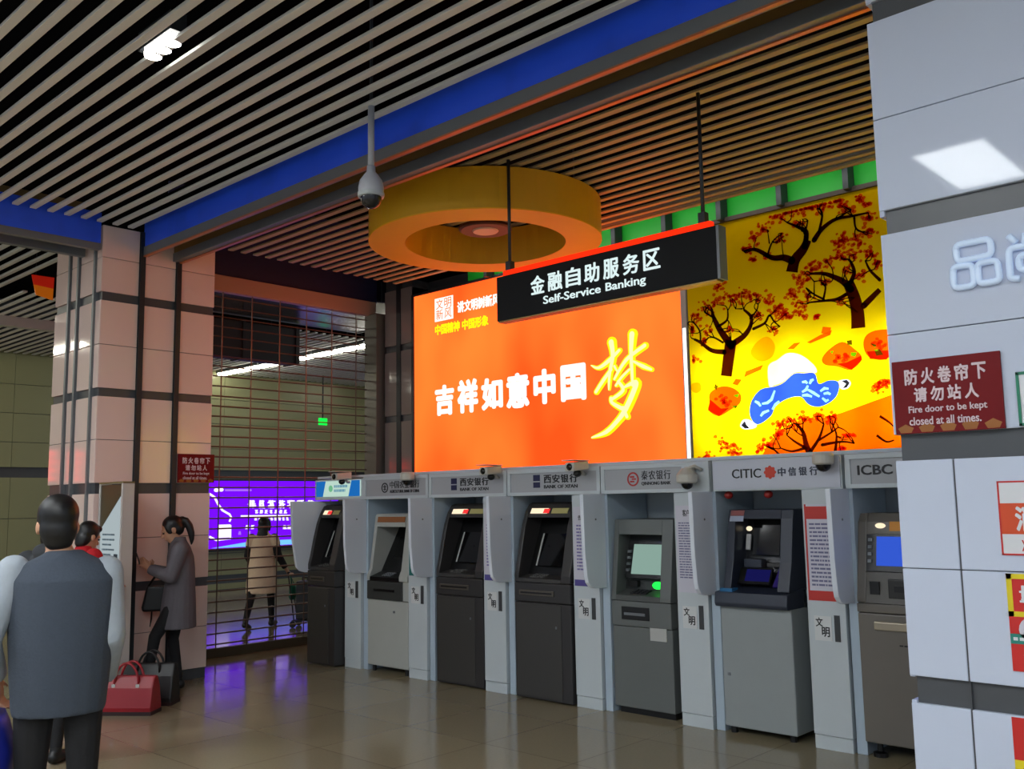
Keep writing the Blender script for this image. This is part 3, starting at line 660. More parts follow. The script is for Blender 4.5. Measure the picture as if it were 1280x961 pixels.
def ring_logo(t, m, x, z, r, inner):
    b = MB(); N = 28
    for k in range(N):
        a0 = 2*math.pi*k/N; a1 = 2*math.pi*(k+1)/N; pts = [(x+r*math.cos(a0),z+r*math.sin(a0)),(x+r*math.cos(a1),z+r*math.sin(a1)),(x+r*.78*math.cos(a1),z+r*.78*math.sin(a1)),(x+r*.78*math.cos(a0),z+r*.78*math.sin(a0))]
        b.prism(pts, FY-.012, FY-.008, 1)
    for (a,c,d,e) in inner: b.box(x+a*r,x+c*r,FY-.012,FY-.008,z+d*r,z+e*r)
    return b.build('logo', m, t)
def two_line(t, x0, x1, cn, en, bold=.015):
    w_ = (x1-x0)/len(cn)
    for k, ch in enumerate(cn): text('character', ch, INKD, t, x0+k*w_, x0+(k+.86)*w_, 1.802, 1.872, FY-.008, bold=bold, depth=.004)
    if en: text('lettering', en, INKD, t, x0, x1-.14*w_, 1.757, 1.787, FY-.008, bold=.01, depth=.003)
t = sign_box(sx[0], sx[1]-.012, 'grey bank sign with round dark logo and six small characters', GF)
ring_logo(t, INKD, -7.46, 1.81, .05, [(-.1,.1,-.6,.6),(-.5,.5,.1,.3),(-.4,.4,-.35,-.18)]); two_line(t, -7.38, -6.93, '中国农业银行', 'AGRICULTURAL BANK OF CHINA', .0)
XLOGO = mat('logo_navy', (28, 30, 72), .45)
for k, (a, c, lab) in enumerate(((sx[1], sx[2]-.012, 'grey bank sign with navy square logo, next to the sign with round dark logo'),(sx[2], sx[3]-.012, 'grey bank sign with navy square logo, next to the sign with round red logo'))):
    t = sign_box(a, c, lab, GF); x = a+.30
    lg = bx('logo', XLOGO, t, x, x+.075, FY-.012, FY-.008, 1.765, 1.875)
    bx('logo_bar', GF, lg, x-.002, x+.077, FY-.013, FY-.012, 1.812, 1.822)
    two_line(t, x+.12, x+.50, '西安银行', "BANK OF XI'AN")
t = sign_box(sx[3], sx[4]-.0, 'grey bank sign with round red logo and four dark characters', GF, blank=.20)
ring_logo(t, REDL, sx[3]+.31, 1.81, .055, [(-.5,.2,.2,.45),(-.2,.5,-.1,.12),(-.5,.2,-.45,-.22)]); two_line(t, sx[3]+.39, sx[3]+.67, '秦农银行', 'QINNONG BANK', .0)
t = sign_box(sx[4]+.02, sx[5]-.03, 'pale bank sign with letters CITIC and red flower logo', CIT, frame=False)
x = sx[4]+.02
text('lettering', 'CITIC', INKD, t, x+.17, x+.40, 1.79, 1.855, FY-.012, bold=.004, depth=.004)
b = MB(); N = 40
b.prism([(x+.47+(.035+.012*abs(math.cos(4*a*2*math.pi/N)))*math.cos(a*2*math.pi/N), 1.825+(.035+.012*abs(math.cos(4*a*2*math.pi/N)))*math.sin(a*2*math.pi/N)) for a in range(N)], FY-.016, FY-.012, 1); b.build('logo', mat('logo_scarlet',(206,60,34),.45), t)
for k, ch in enumerate('中信银行'): text('character', ch, mat('ink_slate',(60,66,84),.5), t, x+.53+k*.078, x+.53+k*.078+.058, 1.795, 1.855, FY-.012, bold=.02, depth=.004)
t = sign_box(sx[5]+.0, sx[5]+1.0, 'grey bank sign with bold letters ICBC and red ring logo', GF)
text('lettering', 'ICBC', INKD, t, sx[5]+.08, sx[5]+.31, 1.785, 1.85, FY-.008, bold=.02, depth=.004)
ring_logo(t, REDL, sx[5]+.42, 1.815, .062, [(-.55,-.2,.1,.6),(.2,.55,.1,.6),(-.55,.55,-.1,.08),(-.55,-.2,-.6,-.15),(.2,.55,-.6,-.15)])

# security cameras on the fascia
def bullet(x, z, label, flip=1):
    t = thing('bullet_camera', label, 'security camera', (x, FY-.1, z), 'cameras along the sign fascia')
    b = MB(); b.prism([(FY-.22,z+.0),(FY-.22,z+.07),(FY-.03,z+.085),(FY-.03,z+.015)], x-.05, x+.05); b.build('body', CAMW, t, .012)
    bx('sunshade', CAMW, t, x-.056, x+.056, FY-.25, FY-.03, z+.085, z+.092)
    MB().tube([(x,FY-.225,z+.035),(x,FY-.21,z+.035)], .028, 16).build('lens', BLKG, t, smooth=True)
    MB().tube([(x,FY-.07,z+.01),(x,FY-.05,z-.02),(x,FY-.022,z-.02)], .014, 8).build('bracket', CAMW, t, smooth=True)
    MB().ell((x,FY-.12,z-.015),(.035,.035,.03)).build('infrared_ball', BLK, t, smooth=True)
def minidome(x, z, label, big=1.0):
    t = thing('mini_dome_camera', label, 'security camera', (x, FY-.08, z), 'cameras along the sign fascia')
    MB().lathe([(0,.11),(.062,.11),(.07,.09),(.07,.04),(.055,.03),(0,.03)], (x,FY-.09,z), 20).build('base', CAMW, t, smooth=False)
    MB().ell((x,FY-.09,z+.032),(.052,.052,.05)).build('dome', BLKG, t, smooth=True)
    bx('arm', CAMW, t, x-.02, x+.02, FY-.09, FY-.021, z+.075, z+.10)
bullet(-5.86, 1.885, 'beige bullet camera above the join of the two navy-logo signs')
bullet(-4.88, 1.885, 'beige bullet camera above the sign beside the round red logo')
bullet(-8.02, 1.90, 'beige bullet camera above the lit pale green sign')
minidome(-7.02, 1.84, 'small dome camera above the sign with six small characters')
minidome(-2.80, 1.83, 'small dome camera between the pale flower-logo sign and the ring-logo sign')
t = thing('mini_dome_camera', 'white mini dome camera hung beside the round red logo sign', 'security camera', (-3.85, FY-.1, 1.75), 'cameras along the sign fascia')
MB().lathe([(0,.10),(.035,.10),(.06,.075),(.078,.05),(.078,.0),(.06,-.012),(0,-.012)], (-3.85,FY-.11,1.775), 20).build('base', CAMW, t, smooth=False)
MB().ell((-3.85,FY-.11,1.762),(.045,.045,.045)).build('dome', BLKG, t, smooth=True)
bx('arm', CAMW, t, -3.87, -3.83, FY-.11, FY-.021, 1.86, 1.885)
MB().tube([(-3.77,FY-.035,1.86),(-3.80,FY-.08,1.89),(-3.85,FY-.11,1.87)], .012, 8).build('cable', CAMW, t, smooth=True)

# ---- machines
SCRN = glow('screen_teal', (150, 182, 170), .8); SCRB = glow('screen_blue', (54, 92, 214), .95); LEDG = glow('led_green', (30, 255, 70), 2.0)
LWARM = glow('canopy_lamp', (255, 236, 200), 1.1); LRED = glow('canopy_red', (255, 60, 60), 1.0)
def keypad(parent, x0, y0, z0, w_, d_, tilt, m=STEEL, nx=4, ny=4):
    k = MB()
    for i in range(nx):
        for j in range(ny):
            xa = x0+i*w_/nx; ya = y0+j*d_/ny; k.box(xa+.004, xa+w_/nx-.004, ya+.004, ya+d_/ny-.004, z0+j*d_/ny*tilt, z0+j*d_/ny*tilt+.012)
    return k.build('keypad', m, parent, weld=False)
def atm_dark(x0, x1, fy, label, top=1.64):
    t = thing('cash_machine', label, 'cash machine', ((x0+x1)/2, fy, 0), 'cash machines in the row')
    bx('body', CHAR, t, x0, x1, fy, fy+.55, .012, .80, .008)
    bx('door_panel', CHAR2, t, x0+.02, x1-.10, fy-.006, fy+.01, .03, .79, .004)
    bx('lock', STEEL, t, x1-.16, x1-.145, fy-.012, fy, .60, .62)
    dp = bx('dispenser_panel', CHAR, t, x0, x1, fy-.004, fy+.5, .805, .965, .01)
    bx('cash_slot', mat('slot_trim',(92,86,78),.35,metal=.3), dp, x0+.06, x1-.17, fy-.016, fy, .86, .905, .005); bx('slot_mouth', BLK, dp, x0+.08, x1-.19, fy-.018, fy-.010, .875, .89)
    prof = [(0,.97),(.0,1.03),(.03,1.14),(.065,1.30),(.105,1.45),(.15,1.56),(.20,top-.015),(.24,top),(.5,top),(.5,.97)]
    for a, c, nm in ((x0, x0+.045, 'side_cheek'), (x1-.10, x1, 'side_cheek')): MB().prism([(fy+u,z) for u, z in prof], a, c).build(nm, CHAR, t, .008)
    MB().prism([(fy+.135,1.51),(fy+.15,1.56),(fy+.20,top-.015),(fy+.24,top),(fy+.5,top),(fy+.5,1.51)], x0+.045, x1-.10).build('canopy', CHAR, t, .006)
    MB().prism([(fy+.12,1.0),(fy+.33,1.51),(fy+.5,1.51),(fy+.5,.97),(fy+.12,.97)], x0+.045, x1-.10).build('fascia', BLK, t)
    MB().prism([(fy+.0,.97),(fy+.0,1.0),(fy+.16,1.03),(fy+.16,.97)], x0+.045, x1-.10).build('shelf', CHAR2, t)
    keypad(t, x0+.14, fy+.03, 1.006, .16, .10, .19, mat('key_grey',(86,84,80),.4))
    # tilted screen on the fascia
    def fa(z): return fy+.12+(z-1.0)*.21/.51
    sc = MB().prism([(fa(1.10)-.004,1.10),(fa(1.37)-.004,1.37),(fa(1.37)-.03,1.37),(fa(1.10)-.03,1.10)], x0+.15, x1-.16).build('screen', BLKG, t)
    MB().prism([(fa(1.10)-.032,1.10),(fa(1.37)-.032,1.37),(fa(1.37)-.036,1.37),(fa(1.10)-.036,1.10)], x0+.135, x0+.15).build('screen_edge', mat('pale_bezel',(190,190,186),.3), sc)
    bx('card_reader', CHAR2, t, x1-.15, x1-.11, fy+.10, fy+.2, 1.06, 1.10)
    xm = (x0+x1-.06)/2
    for (a, c, m) in ((x0+.07, xm-.02, LWARM), (xm+.03, x1-.13, mat('lamp_lens',(190,180,120),.15))):
        MB().prism([(fy+.138,1.545),(fy+.164,1.59),(fy+.185,1.59),(fy+.155,1.545)], a, c).build('canopy_lamp', m, t)
    MB().prism([(fy+.136,1.548),(fy+.159,1.585),(fy+.18,1.585),(fy+.15,1.548)], xm-.06, xm+.0).build('canopy_lamp', LRED, t)
    return t
atm_dark(-8.61, -8.135, FY-.12, 'charcoal cash machine at the end of the row beside the roller grille', 1.65)
atm_dark(-6.715, -6.10, FY-.0, 'charcoal cash machine next to the pale grey machine')
atm_dark(-5.68, -5.06, FY-.03, 'charcoal cash machine next to the grey machine with lit screen')

def atm_pale(x0, x1, fy):
    t = thing('cash_machine', 'pale grey cash machine with a dark band under its hooded screen', 'cash machine', ((x0+x1)/2, fy, 0), 'cash machines in the row')
    bx('body', PALE, t, x0, x1, fy+.01, fy+.5, .06, .70, .012)
    bx('lock', STEEL, t, x1-.22, x1-.20, fy+.0, fy+.01, .585, .605)
    for a in (x0+.04, x1-.09):
        for c in (.05, .4): MB().tube([(a+.025,fy+c,0),(a+.025,fy+c,.06)], .02, 10).build('foot', BLK, t)
    d = bx('dispenser_band', mat('dark_band_plastic',(58,60,58),.4), t, x0+.0, x1-.09, fy+.0, fy+.4, .705, .885, .006)
    bx('cash_slot', BLK, d, x0+.11, x1-.20, fy-.006, fy+.01, .785, .81)
    bx('side_fill', PALE, t, x1-.09, x1, fy+.02, fy+.5, .705, .885)
    prof = [(0,.89),(.0,.94),(.03,1.0),(.09,1.40),(.11,1.53),(.13,1.55),(.5,1.55),(.5,.89)]
    for a, c in ((x0, x0+.045), (x1-.13, x1)): MB().prism([(fy+u,z) for u, z in prof], a, c).build('side_cheek', PALE, t, .008)
    MB().prism([(fy+.085,1.42),(fy+.11,1.53),(fy+.13,1.55),(fy+.5,1.55),(fy+.5,1.42)], x0+.045, x1-.13).build('canopy', PALE, t)
    MB().prism([(fy+.091,1.465),(fy+.102,1.52),(fy+.096,1.52),(fy+.085,1.465)], x0+.06, x1-.14).build('canopy_sticker', mat('brown_sticker',(150,92,48),.5), t)
    MB().prism([(fy+.14,.95),(fy+.40,1.42),(fy+.5,1.42),(fy+.5,.89),(fy+.14,.89)], x0+.045, x1-.13).build('fascia', BLK, t)
    MB().prism([(fy,.89),(fy,.925),(fy+.15,.97),(fy+.15,.89)], x0+.045, x1-.13).build('shelf', BLK, t)
    keypad(t, x0+.2, fy+.02, .935, .14, .09, .3)
    MB().prism([(fy+.20,1.0),(fy+.345,1.30),(fy+.325,1.31),(fy+.18,1.01)], x0+.14, x1-.20).build('screen', BLKG, t)
    return t
atm_pale(-7.755, -7.13, FY)

def atm_grey(x0, x1, fy):
    t = thing('cash_machine', 'mid grey cash machine with glowing pale screen and green card light', 'cash machine', ((x0+x1)/2, fy, 0), 'cash machines in the row')
    top = 1.495
    bx('body', GREYC, t, x0, x1, fy+.005, fy+.5, .05, .665, .008)
    bx('plinth', BLK, t, x0+.03, x1-.02, fy+.04, fy+.48, 0, .05)
    bx('rating_plate', mat('plate_pale',(186,186,182),.4), t, x1-.20, x1-.05, fy-.002, fy+.005, .575, .68)
    d = bx('dispenser_panel', GREYC, t, x0, x1, fy-.004, fy+.5, .67, .86, .006)
    bx('cash_slot', BLK, d, x0+.10, x0+.36, fy-.012, fy, .72, .82, .004); bx('slot_lip', STEEL, d, x0+.13, x0+.33, fy-.02, fy-.012, .755, .775)
    for a, c in ((x0, x0+.045), (x1-.10, x1)): MB().prism([(fy-.004,.865),(fy-.004,.90),(fy+.06,1.40),(fy+.07,top),(fy+.5,top),(fy+.5,.865)], a, c).build('side_cheek', GREYC, t, .006)
    MB().prism([(fy+.058,1.375),(fy+.07,top),(fy+.5,top),(fy+.5,1.375)], x0+.045, x1-.10).build('canopy', GREYC, t, .004)
    MB().prism([(fy+.13,.93),(fy+.22,1.375),(fy+.5,1.375),(fy+.5,.865),(fy+.13,.865)], x0+.045, x1-.10).build('fascia', mat('dark_fascia',(44,46,46),.4), t)
    s_ = MB().prism([(fy+.13,1.03),(fy+.20,1.315),(fy+.15,1.32),(fy+.08,1.035)], x0+.08, x1-.11).build('screen_bezel', BLK, t)
    MB().prism([(fy+.0865,1.065),(fy+.1445,1.295),(fy+.141,1.296),(fy+.083,1.066)], x0+.135, x1-.135).build('screen', SCRN, s_)
    for k in range(4): bx('function_key', STEEL, s_, x0+.09, x0+.12, fy+.075+k*.0115, fy+.10+k*.0115, 1.085+k*.048, 1.105+k*.048)
    MB().prism([(fy-.004,.865),(fy-.004,.905),(fy+.14,.945),(fy+.14,.865)], x0+.045, x1-.10).build('shelf', mat('shelf_grey',(84,86,84),.4), t)
    keypad(t, x0+.16, fy+.02, .915, .16, .09, .27, BLK)
    bx('receipt_slot', BLK, t, x0+.09, x0+.18, fy+.10, fy+.15, .965, 1.01)
    MB().ell((x1-.165,fy+.075,.985),(.05,.028,.030)).build('card_slot_light', LEDG, t, smooth=True)
    return t
atm_grey(-4.69, -4.13, FY+.04)

def atm_silver(x0, x1, fy):
    t = thing('cash_machine', 'silver cabinet cash machine with dark navy hooded head and jutting shelf', 'cash machine', ((x0+x1)/2, fy, 0), 'cash machines in the row')
    bx('cabinet', SILVER, t, x0, x1, fy, fy+.5, .05, .885, .010)
    bx('lock', STEEL, t, x0+.04, x0+.06, fy-.006, fy, .40, .42)
    for a in (x0+.04, x1-.06):
        for c in (.06, .42): MB().tube([(a,fy+c,0),(a,fy+c,.05)], .025, 12).build('foot', BLK, t)
    b = MB().prism([(fy-.05,.885),(fy-.06,.91),(fy-.05,.985),(fy+.2,1.02),(fy+.2,.885)], x0-.012, x1-.0); b.build('shelf', NAVY, t, .008)
    for a, c in ((x0+.03, x0+.09), (x1-.10, x1-.01)): MB().prism([(fy+.0,1.0),(fy+.06,1.2),(fy+.11,1.50),(fy+.13,1.565),(fy+.5,1.565),(fy+.5,1.0)], a, c).build('side_cheek', NAVY, t, .006)
    MB().prism([(fy+.105,1.50),(fy+.13,1.565),(fy+.5,1.565),(fy+.5,1.50)], x0+.09, x1-.10).build('canopy', NAVY, t, .004)
    MB().prism([(fy+.20,1.0),(fy+.30,1.50),(fy+.5,1.50),(fy+.5,1.0)], x0+.09, x1-.10).build('fascia', mat('navy_black',(22,24,30),.3), t)
    MB().prism([(fy+.215,1.235),(fy+.265,1.485),(fy+.245,1.49),(fy+.195,1.24)], x0+.17, x1-.17).build('screen', BLKG, t)
    for a in (x0+.105, x1-.155): MB().prism([(fy+.225,1.27),(fy+.25,1.38),(fy+.235,1.385),(fy+.21,1.275)], a, a+.035).build('speaker_strip', mat('strip_pale',(200,200,200),.3), t)
    MB().ell((x0+.13,fy+.235,1.425),(.025,.012,.018)).build('canopy_lamp', LWARM, t, smooth=True)
    MB().prism([(fy+.115,1.52),(fy+.13,1.558),(fy+.126,1.56),(fy+.11,1.522)], x0+.05, x0+.16).build('sticker', mat('sticker_mix',(150,90,90),.5), t)
    MB().prism([(fy+.10,1.48),(fy+.114,1.518),(fy+.11,1.52),(fy+.096,1.482)], x0+.05, x0+.16).build('sticker', mat('sticker_pale',(170,176,196),.5), t)
    bx('card_reader', NAVY, t, x0+.12, x0+.26, fy+.15, fy+.22, 1.15, 1.21, .006)
    bx('receipt_slot', CHAR2, t, x0+.30, x0+.40, fy+.16, fy+.22, 1.16, 1.185)
    MB().ell((x0+.46,fy+.18,1.18),(.018,.012,.014)).build('indicator', mat('pale_bezel',(190,190,186),.3), t, smooth=True)
    s_ = MB().prism([(fy+.10,1.03),(fy+.165,1.14),(fy+.15,1.15),(fy+.085,1.04)], x0+.10, x0+.35).build('lower_display_bezel', BLK, t)
    MB().prism([(fy+.099,1.055),(fy+.146,1.135),(fy+.142,1.138),(fy+.095,1.058)], x0+.15, x0+.34).build('lower_display', glow('display_navy',(26,26,92),.7), s_)
    k_ = MB().prism([(fy+.05,1.02),(fy+.17,1.15),(fy+.155,1.16),(fy+.035,1.03)], x0+.40, x0+.53).build('pin_pad', mat('violet_shield',(52,44,120),.25), t)
    bx('pin_keys', STEEL, k_, x0+.43, x0+.50, fy+.07, fy+.11, 1.085, 1.10)
    bx('tray_sticker', mat('sky_sticker',(40,110,160),.5), t, x0+.02, x0+.12, fy-.03, fy+.05, .985, 1.01)
    return t
atm_silver(-3.675, -3.125, FY-.01)
for x in (-3.62, -3.30):
    t = thing('red_lantern', 'small red paper ball hanging under the pale flower-logo sign', 'decoration', (x, FY+.1, 1.64), 'red balls under the sign')
    MB().ell((x,FY+.08,1.672),(.032,.032,.028)).build('ball', mat('lantern_red',(150,30,26),.5), t, smooth=True)

def atm_taupe(x0, x1, fy):
    t = thing('cash_machine', 'taupe grey cash machine with bright blue screen beside the white pillar', 'cash machine', ((x0+x1)/2, fy, 0), 'cash machines in the row')
    bx('body', TAUPE, t, x0, x1, fy, fy+.5, .09, .90, .01)
    for a in (x0+.07, x1-.07):
        for c in (.06, .42):
            MB().lathe([(0,0),(.045,0),(.045,.025),(.018,.035),(.018,.09),(0,.09)], (a,fy+c,0), 14).build('foot', BLK, t)
    h = MB().prism([(fy-.02,.80),(fy-.02,.85),(fy+.0,.855),(fy+.0,.795)], x0+.11, x1-.05).build('handle', mat('handle_alloy',(172,160,140),.3,metal=.4), t, .006)
    lines('small_print', INKD, t, x0+.26, x0+.40, .70, .72, fy-.001, 1, seed=3)
    bx('middle_band', TAUPE, t, x0, x1, fy-.006, fy+.5, .905, .96, .006)
    for a, c in ((x0, x0+.06), (x1-.06, x1)): MB().prism([(fy,.965),(fy+.0,1.0),(fy+.04,1.2),(fy+.09,1.48),(fy+.13,1.535),(fy+.5,1.535),(fy+.5,.965)], a, c).build('side_cheek', TAUPE, t, .008)
    MB().prism([(fy+.075,1.40),(fy+.09,1.48),(fy+.13,1.535),(fy+.5,1.535),(fy+.5,1.40)], x0+.06, x1-.06).build('canopy', TAUPE, t, .004)
    MB().prism([(fy+.082,1.42),(fy+.094,1.48),(fy+.088,1.482),(fy+.076,1.422)], x0+.21, x0+.33).build('orange_sticker', mat('sticker_orange',(214,140,30),.5), t)
    MB().ell((x0+.15,fy+.085,1.455),(.035,.012,.018)).build('canopy_lamp', LWARM, t, smooth=True)
    MB().prism([(fy+.03,1.165),(fy+.075,1.40),(fy+.5,1.40),(fy+.5,1.165)], x0+.06, x1-.06).build('screen_bezel', BLK, t)
    MB().prism([(fy+.034,1.20),(fy+.069,1.385),(fy+.064,1.386),(fy+.029,1.201)], x0+.13, x1-.10).build('screen', SCRB, t)
    for k in range(4): MB().prism([(fy+.036+k*.009,1.22+k*.045),(fy+.040+k*.009,1.24+k*.045),(fy+.030+k*.009,1.24+k*.045),(fy+.026+k*.009,1.22+k*.045)], x0+.075, x0+.10).build('function_key', STEEL, t)
    MB().prism([(fy+.0,.965),(fy+.03,1.16),(fy+.5,1.16),(fy+.5,.965)], x0+.06, x1-.06).build('lower_fascia', mat('taupe_dark',(92,88,82),.4), t)
    bx('card_reader', BLK, t, x0+.09, x0+.15, fy+.0, fy+.05, 1.02, 1.10); bx('cash_slot', mat('taupe_black',(44,42,40),.35), t, x0+.21, x1-.1, fy-.004, fy+.05, 1.0, 1.12, .006); bx('slot_mouth', BLK, t, x0+.25, x1-.14, fy-.008, fy+.0, 1.04, 1.08)
    return t
atm_taupe(-2.665, -2.06, FY+.0)

# ================================================================== SIGNS ON THE COLUMNS
DRED = mat('sign_maroon', (112, 12, 18), .5, spec=.2, noise=.12, scale=9); PINKW = mat('sign_pinkwhite', (216, 196, 200), .5); GOLDP = mat('sign_gold_print', (150, 90, 24), .4)
def shutter_sign(face, u0, u1, z0, z1, a, label):
    s = 1 if face == '-y' else -1
    c = ((u0+u1)/2, a, z0) if face == '-y' else (a, (u0+u1)/2, z0)
    t = thing('warning_sign', label, 'sign', c, 'maroon shutter warning signs')
    d = .012
    if face == '-y': bx('plate', DRED, t, u0, u1, a-d, a, z0, z1, .002)
    else: bx('plate', DRED, t, a, a+d, u0, u1, z0, z1, .002)
    q = a-d if face == '-y' else a+d; W_ = u1-u0; H_ = z1-z0
    for k, ch in enumerate('防火卷帘下'): text('character', ch, PINKW, t, u0+W_*(.12+k*.157), u0+W_*(.245+k*.157), z0+H_*.66, z0+H_*.88, q, face, bold=.03, depth=.002)
    for k, ch in enumerate('请勿站人'): text('character', ch, PINKW, t, u0+W_*(.20+k*.157), u0+W_*(.325+k*.157), z0+H_*.42, z0+H_*.62, q, face, bold=.03, depth=.002)
    text('lettering', 'Fire door to be kept', PINKW, t, u0+W_*.14, u0+W_*.86, z0+H_*.25, z0+H_*.37, q, face, bold=.015, depth=.002)
    text('lettering', 'closed at all times.', PINKW, t, u0+W_*.14, u0+W_*.80, z0+H_*.11, z0+H_*.22, q, face, bold=.015, depth=.002)
    b = MB(); rnd = random.Random(5)
    for k in range(5):
        x = u0+W_*(.1+.2*k); h = H_*rnd.uniform(.08,.16); pts = [(x-.02,z0+.004),(x+.02,z0+.004),(x+.03,z0+h*.6),(x,z0+h),(x-.03,z0+h*.6)]
        b.prism(pts, q-.0006*s, q, 1 if face == '-y' else 0)
    b.build('gold_pattern', GOLDP, t)
shutter_sign('-y', -1.425, -1.03, 1.885, 2.17, 3.738, 'maroon fire shutter warning sign on the bluish white pillar')
shutter_sign('+x', 4.545, 4.935, 1.89, 2.17, -8.718, 'maroon fire shutter warning sign on the pale pinkish column')
# rounded tube letters on the pillar
LET = mat('pale_blue_letters', (208, 226, 250), .3, emit=(200,220,255), estr=.12)
t = thing('wall_lettering', 'pale rounded raised characters high on the bluish white pillar', 'lettering', (-1.0, 3.73, 2.4))
PY = 3.728
def q3(x, y): p = at(1140+x*.1665, 240+y*.1665, 1, PY); return (p.x, PY, p.z)
def rrect(pts, name, closed=True, r=.0125):
    P = [Vector(q3(*p)) for p in pts]; out = []
    N = len(P)
    for i in range(N):
        if not closed and i in (0, N-1): out.append(P[i]); continue
        a, c, e = P[i-1], P[i], P[(i+1) % N]; d1 = (a-c); d2 = (e-c); k = min(.02, d1.length*.4, d2.length*.4)
        s0 = c+d1.normalized()*k; s1 = c+d2.normalized()*k
        for u in (0,.25,.5,.75,1): out.append((1-u)**2*s0+2*u*(1-u)*c+u*u*s1)
    if closed: out += [out[0], out[1]]
    MB().tube(out, r, 8).build(name, LET, t, smooth=True)
rrect([(325,400),(585,350),(600,470),(340,525)], 'character_stroke'); rrect([(305,565),(455,545),(470,700),(315,725)], 'character_stroke'); rrect([(490,535),(640,510),(660,665),(505,690)], 'character_stroke')
rrect([(725,330),(780,380)], 'character_stroke', False); rrect([(850,310),(850,400)], 'character_stroke', False); rrect([(975,290),(920,350)], 'character_stroke', False)
rrect([(810,650),(740,650),(725,425),(990,375),(1005,600),(960,620)], 'character_stroke', False); rrect([(800,480),(920,460),(925,570),(810,590)], 'character_stroke')
# stickers on the pillar, partly outside the picture
HR = mat('sticker_red', (200, 40, 36), .4); HO = mat('sticker_orange_red', (206, 74, 30), .4); SW = mat('sticker_white', (214, 216, 220), .4)
t = thing('hydrant_sticker', 'white and orange hydrant sticker with red border on the pillar', 'sticker', (-.92, 3.74, 1.4))
x0, x1, z0, z1, q = -1.078, -.76, 1.43, 1.695, 3.738
bx('sheet', SW, t, x0, x1, q-.002, q, z0, z1); bx('band', HO, t, x0+.006, x1-.006, q-.003, q-.002, 1.505, 1.615)
b = MB(); b.box(x0,x1,q-.0035,q-.002,z0,z0+.006).box(x0,x1,q-.0035,q-.002,z1-.006,z1).box(x0,x0+.006,q-.0035,q-.002,z0,z1).box(x1-.006,x1,q-.0035,q-.002,z0,z1); b.build('border', HR, t)
for k, ch in enumerate('消火栓'): text('character', ch, SW, t, -1.025+k*.085, -.955+k*.085, 1.515, 1.605, q-.003, bold=.04, depth=.001)
text('lettering', 'XIAO HUO SHUAN', HR, t, -1.01, -.78, 1.445, 1.485, q-.002, bold=.02, depth=.001)
text('lettering', '119', HR, t, -.97, -.87, 1.635, 1.68, q-.002, bold=.02, depth=.001)
t = thing('extinguisher_sticker', 'red and yellow fire sticker with teal strip on the pillar', 'sticker', (-.92, 3.74, 1.03))
x0, x1, z0, z1 = -1.072, -.80, 1.025, 1.365
bx('sheet', HR, t, x0, x1, q-.002, q, z0, z1); YS = mat('sticker_yellow', (222, 200, 30), .4)
b = MB(); b.box(x0,x1,q-.003,q-.002,z1-.018,z1).box(x0,x0+.018,q-.003,q-.002,z1-.15,z1).box(x0,x1,q-.003,q-.002,z1-.15,z1-.132); b.build('yellow_border', YS, t)
for k, ch in enumerate('量一'): text('character', ch, SW, t, x0+.04+k*.10, x0+.10+k*.10, (z1-.10) if k == 0 else (z1-.075), (z1-.04) if k == 0 else (z1-.06), q-.002, bold=.03, depth=.001)
MB().prism([(x0+.08+.05*math.cos(a*R(18)), z1-.195+.048*math.sin(a*R(18))) for a in range(20)], q-.003, q-.002, 1).build('round_picture', mat('picture_pale',(200,196,208),.5), t)
bx('teal_strip', mat('sticker_teal', (40,130,116), .4), t, x0, x1, q-.003, q-.002, z0+.095, z0+.13); lines('small_print', SW, t, x0+.01, x1-.02, z0+.10, z0+.125, q-.003, 1, seed=8)
text('lettering', '严禁', SW, t, x0+.04, x0+.13, z0+.055, z0+.085, q-.002, bold=.03, depth=.001); text('lettering', '烟火', SW, t, x0+.045, x0+.13, z0+.015, z0+.045, q-.002, bold=.03, depth=.001)
t = thing('floor_level_sticker', 'plain red over yellow sticker low on the pillar', 'sticker', (-.92, 3.74, .5))
bx('red_half', HR, t, -1.09, -.80, q-.002, q, .72, .865); bx('yellow_half', YS, t, -1.09, -.80, q-.002, q, .45, .72)
t = thing('green_framed_notice', 'notice in a thin green frame beside the maroon sign on the pillar', 'notice', (-.9, 3.74, 1.89))
bx('sheet', SW, t, -.985, -.72, q-.004, q, 1.89, 2.085)
b = MB(); GFm = mat('frame_green',(20,120,90),.4); b.box(-.985,-.72,q-.008,q-.002,1.89,1.90).box(-.985,-.72,q-.008,q-.002,2.075,2.085).box(-.985,-.975,q-.008,q-.002,1.89,2.085).box(-.73,-.72,q-.008,q-.002,1.89,2.085); b.build('frame', GFm, t)

# ================================================================== KIOSK BY THE COLUMN
KX0, KX1, KY0, KY1 = -8.69, -8.21, 3.78, 3.88
t = thing('info_kiosk', 'slim upright self-service kiosk with a reflection painted on its poster, standing by the column', 'kiosk', ((KX0+KX1)/2, (KY0+KY1)/2, 0))
KW = mat('kiosk_white', (196, 190, 184), .35)
bx('side_post', KW, t, KX1-.03, KX1, KY0-.005, KY1+.005, .03, 1.87, .006); bx('side_post', KW, t, KX0, KX0+.03, KY0-.005, KY1+.005, .03, 1.87, .006)
bx('back_panel', KW, t, KX0+.03, KX1-.03, KY1-.02, KY1, .03, 1.86); bx('top_cap', mat('kiosk_gold',(120,104,60),.4), t, KX0, KX1, KY0-.005, KY1+.005, 1.87, 1.885)
bx('base', BLK, t, KX0-.01, KX1+.01, KY0-.14, KY1+.04, 0, .03, .006)
bx('lower_cabinet', BLK, t, KX0+.03, KX1-.03, KY0, KY1-.02, .03, 1.0)
bx('poster', glow('poster_reflection',(190,204,208),.75), t, KX0+.03, KX1-.03, KY0+.01, KY1-.02, 1.0, 1.86)  # pale glow stands in for the reflection across the poster glass
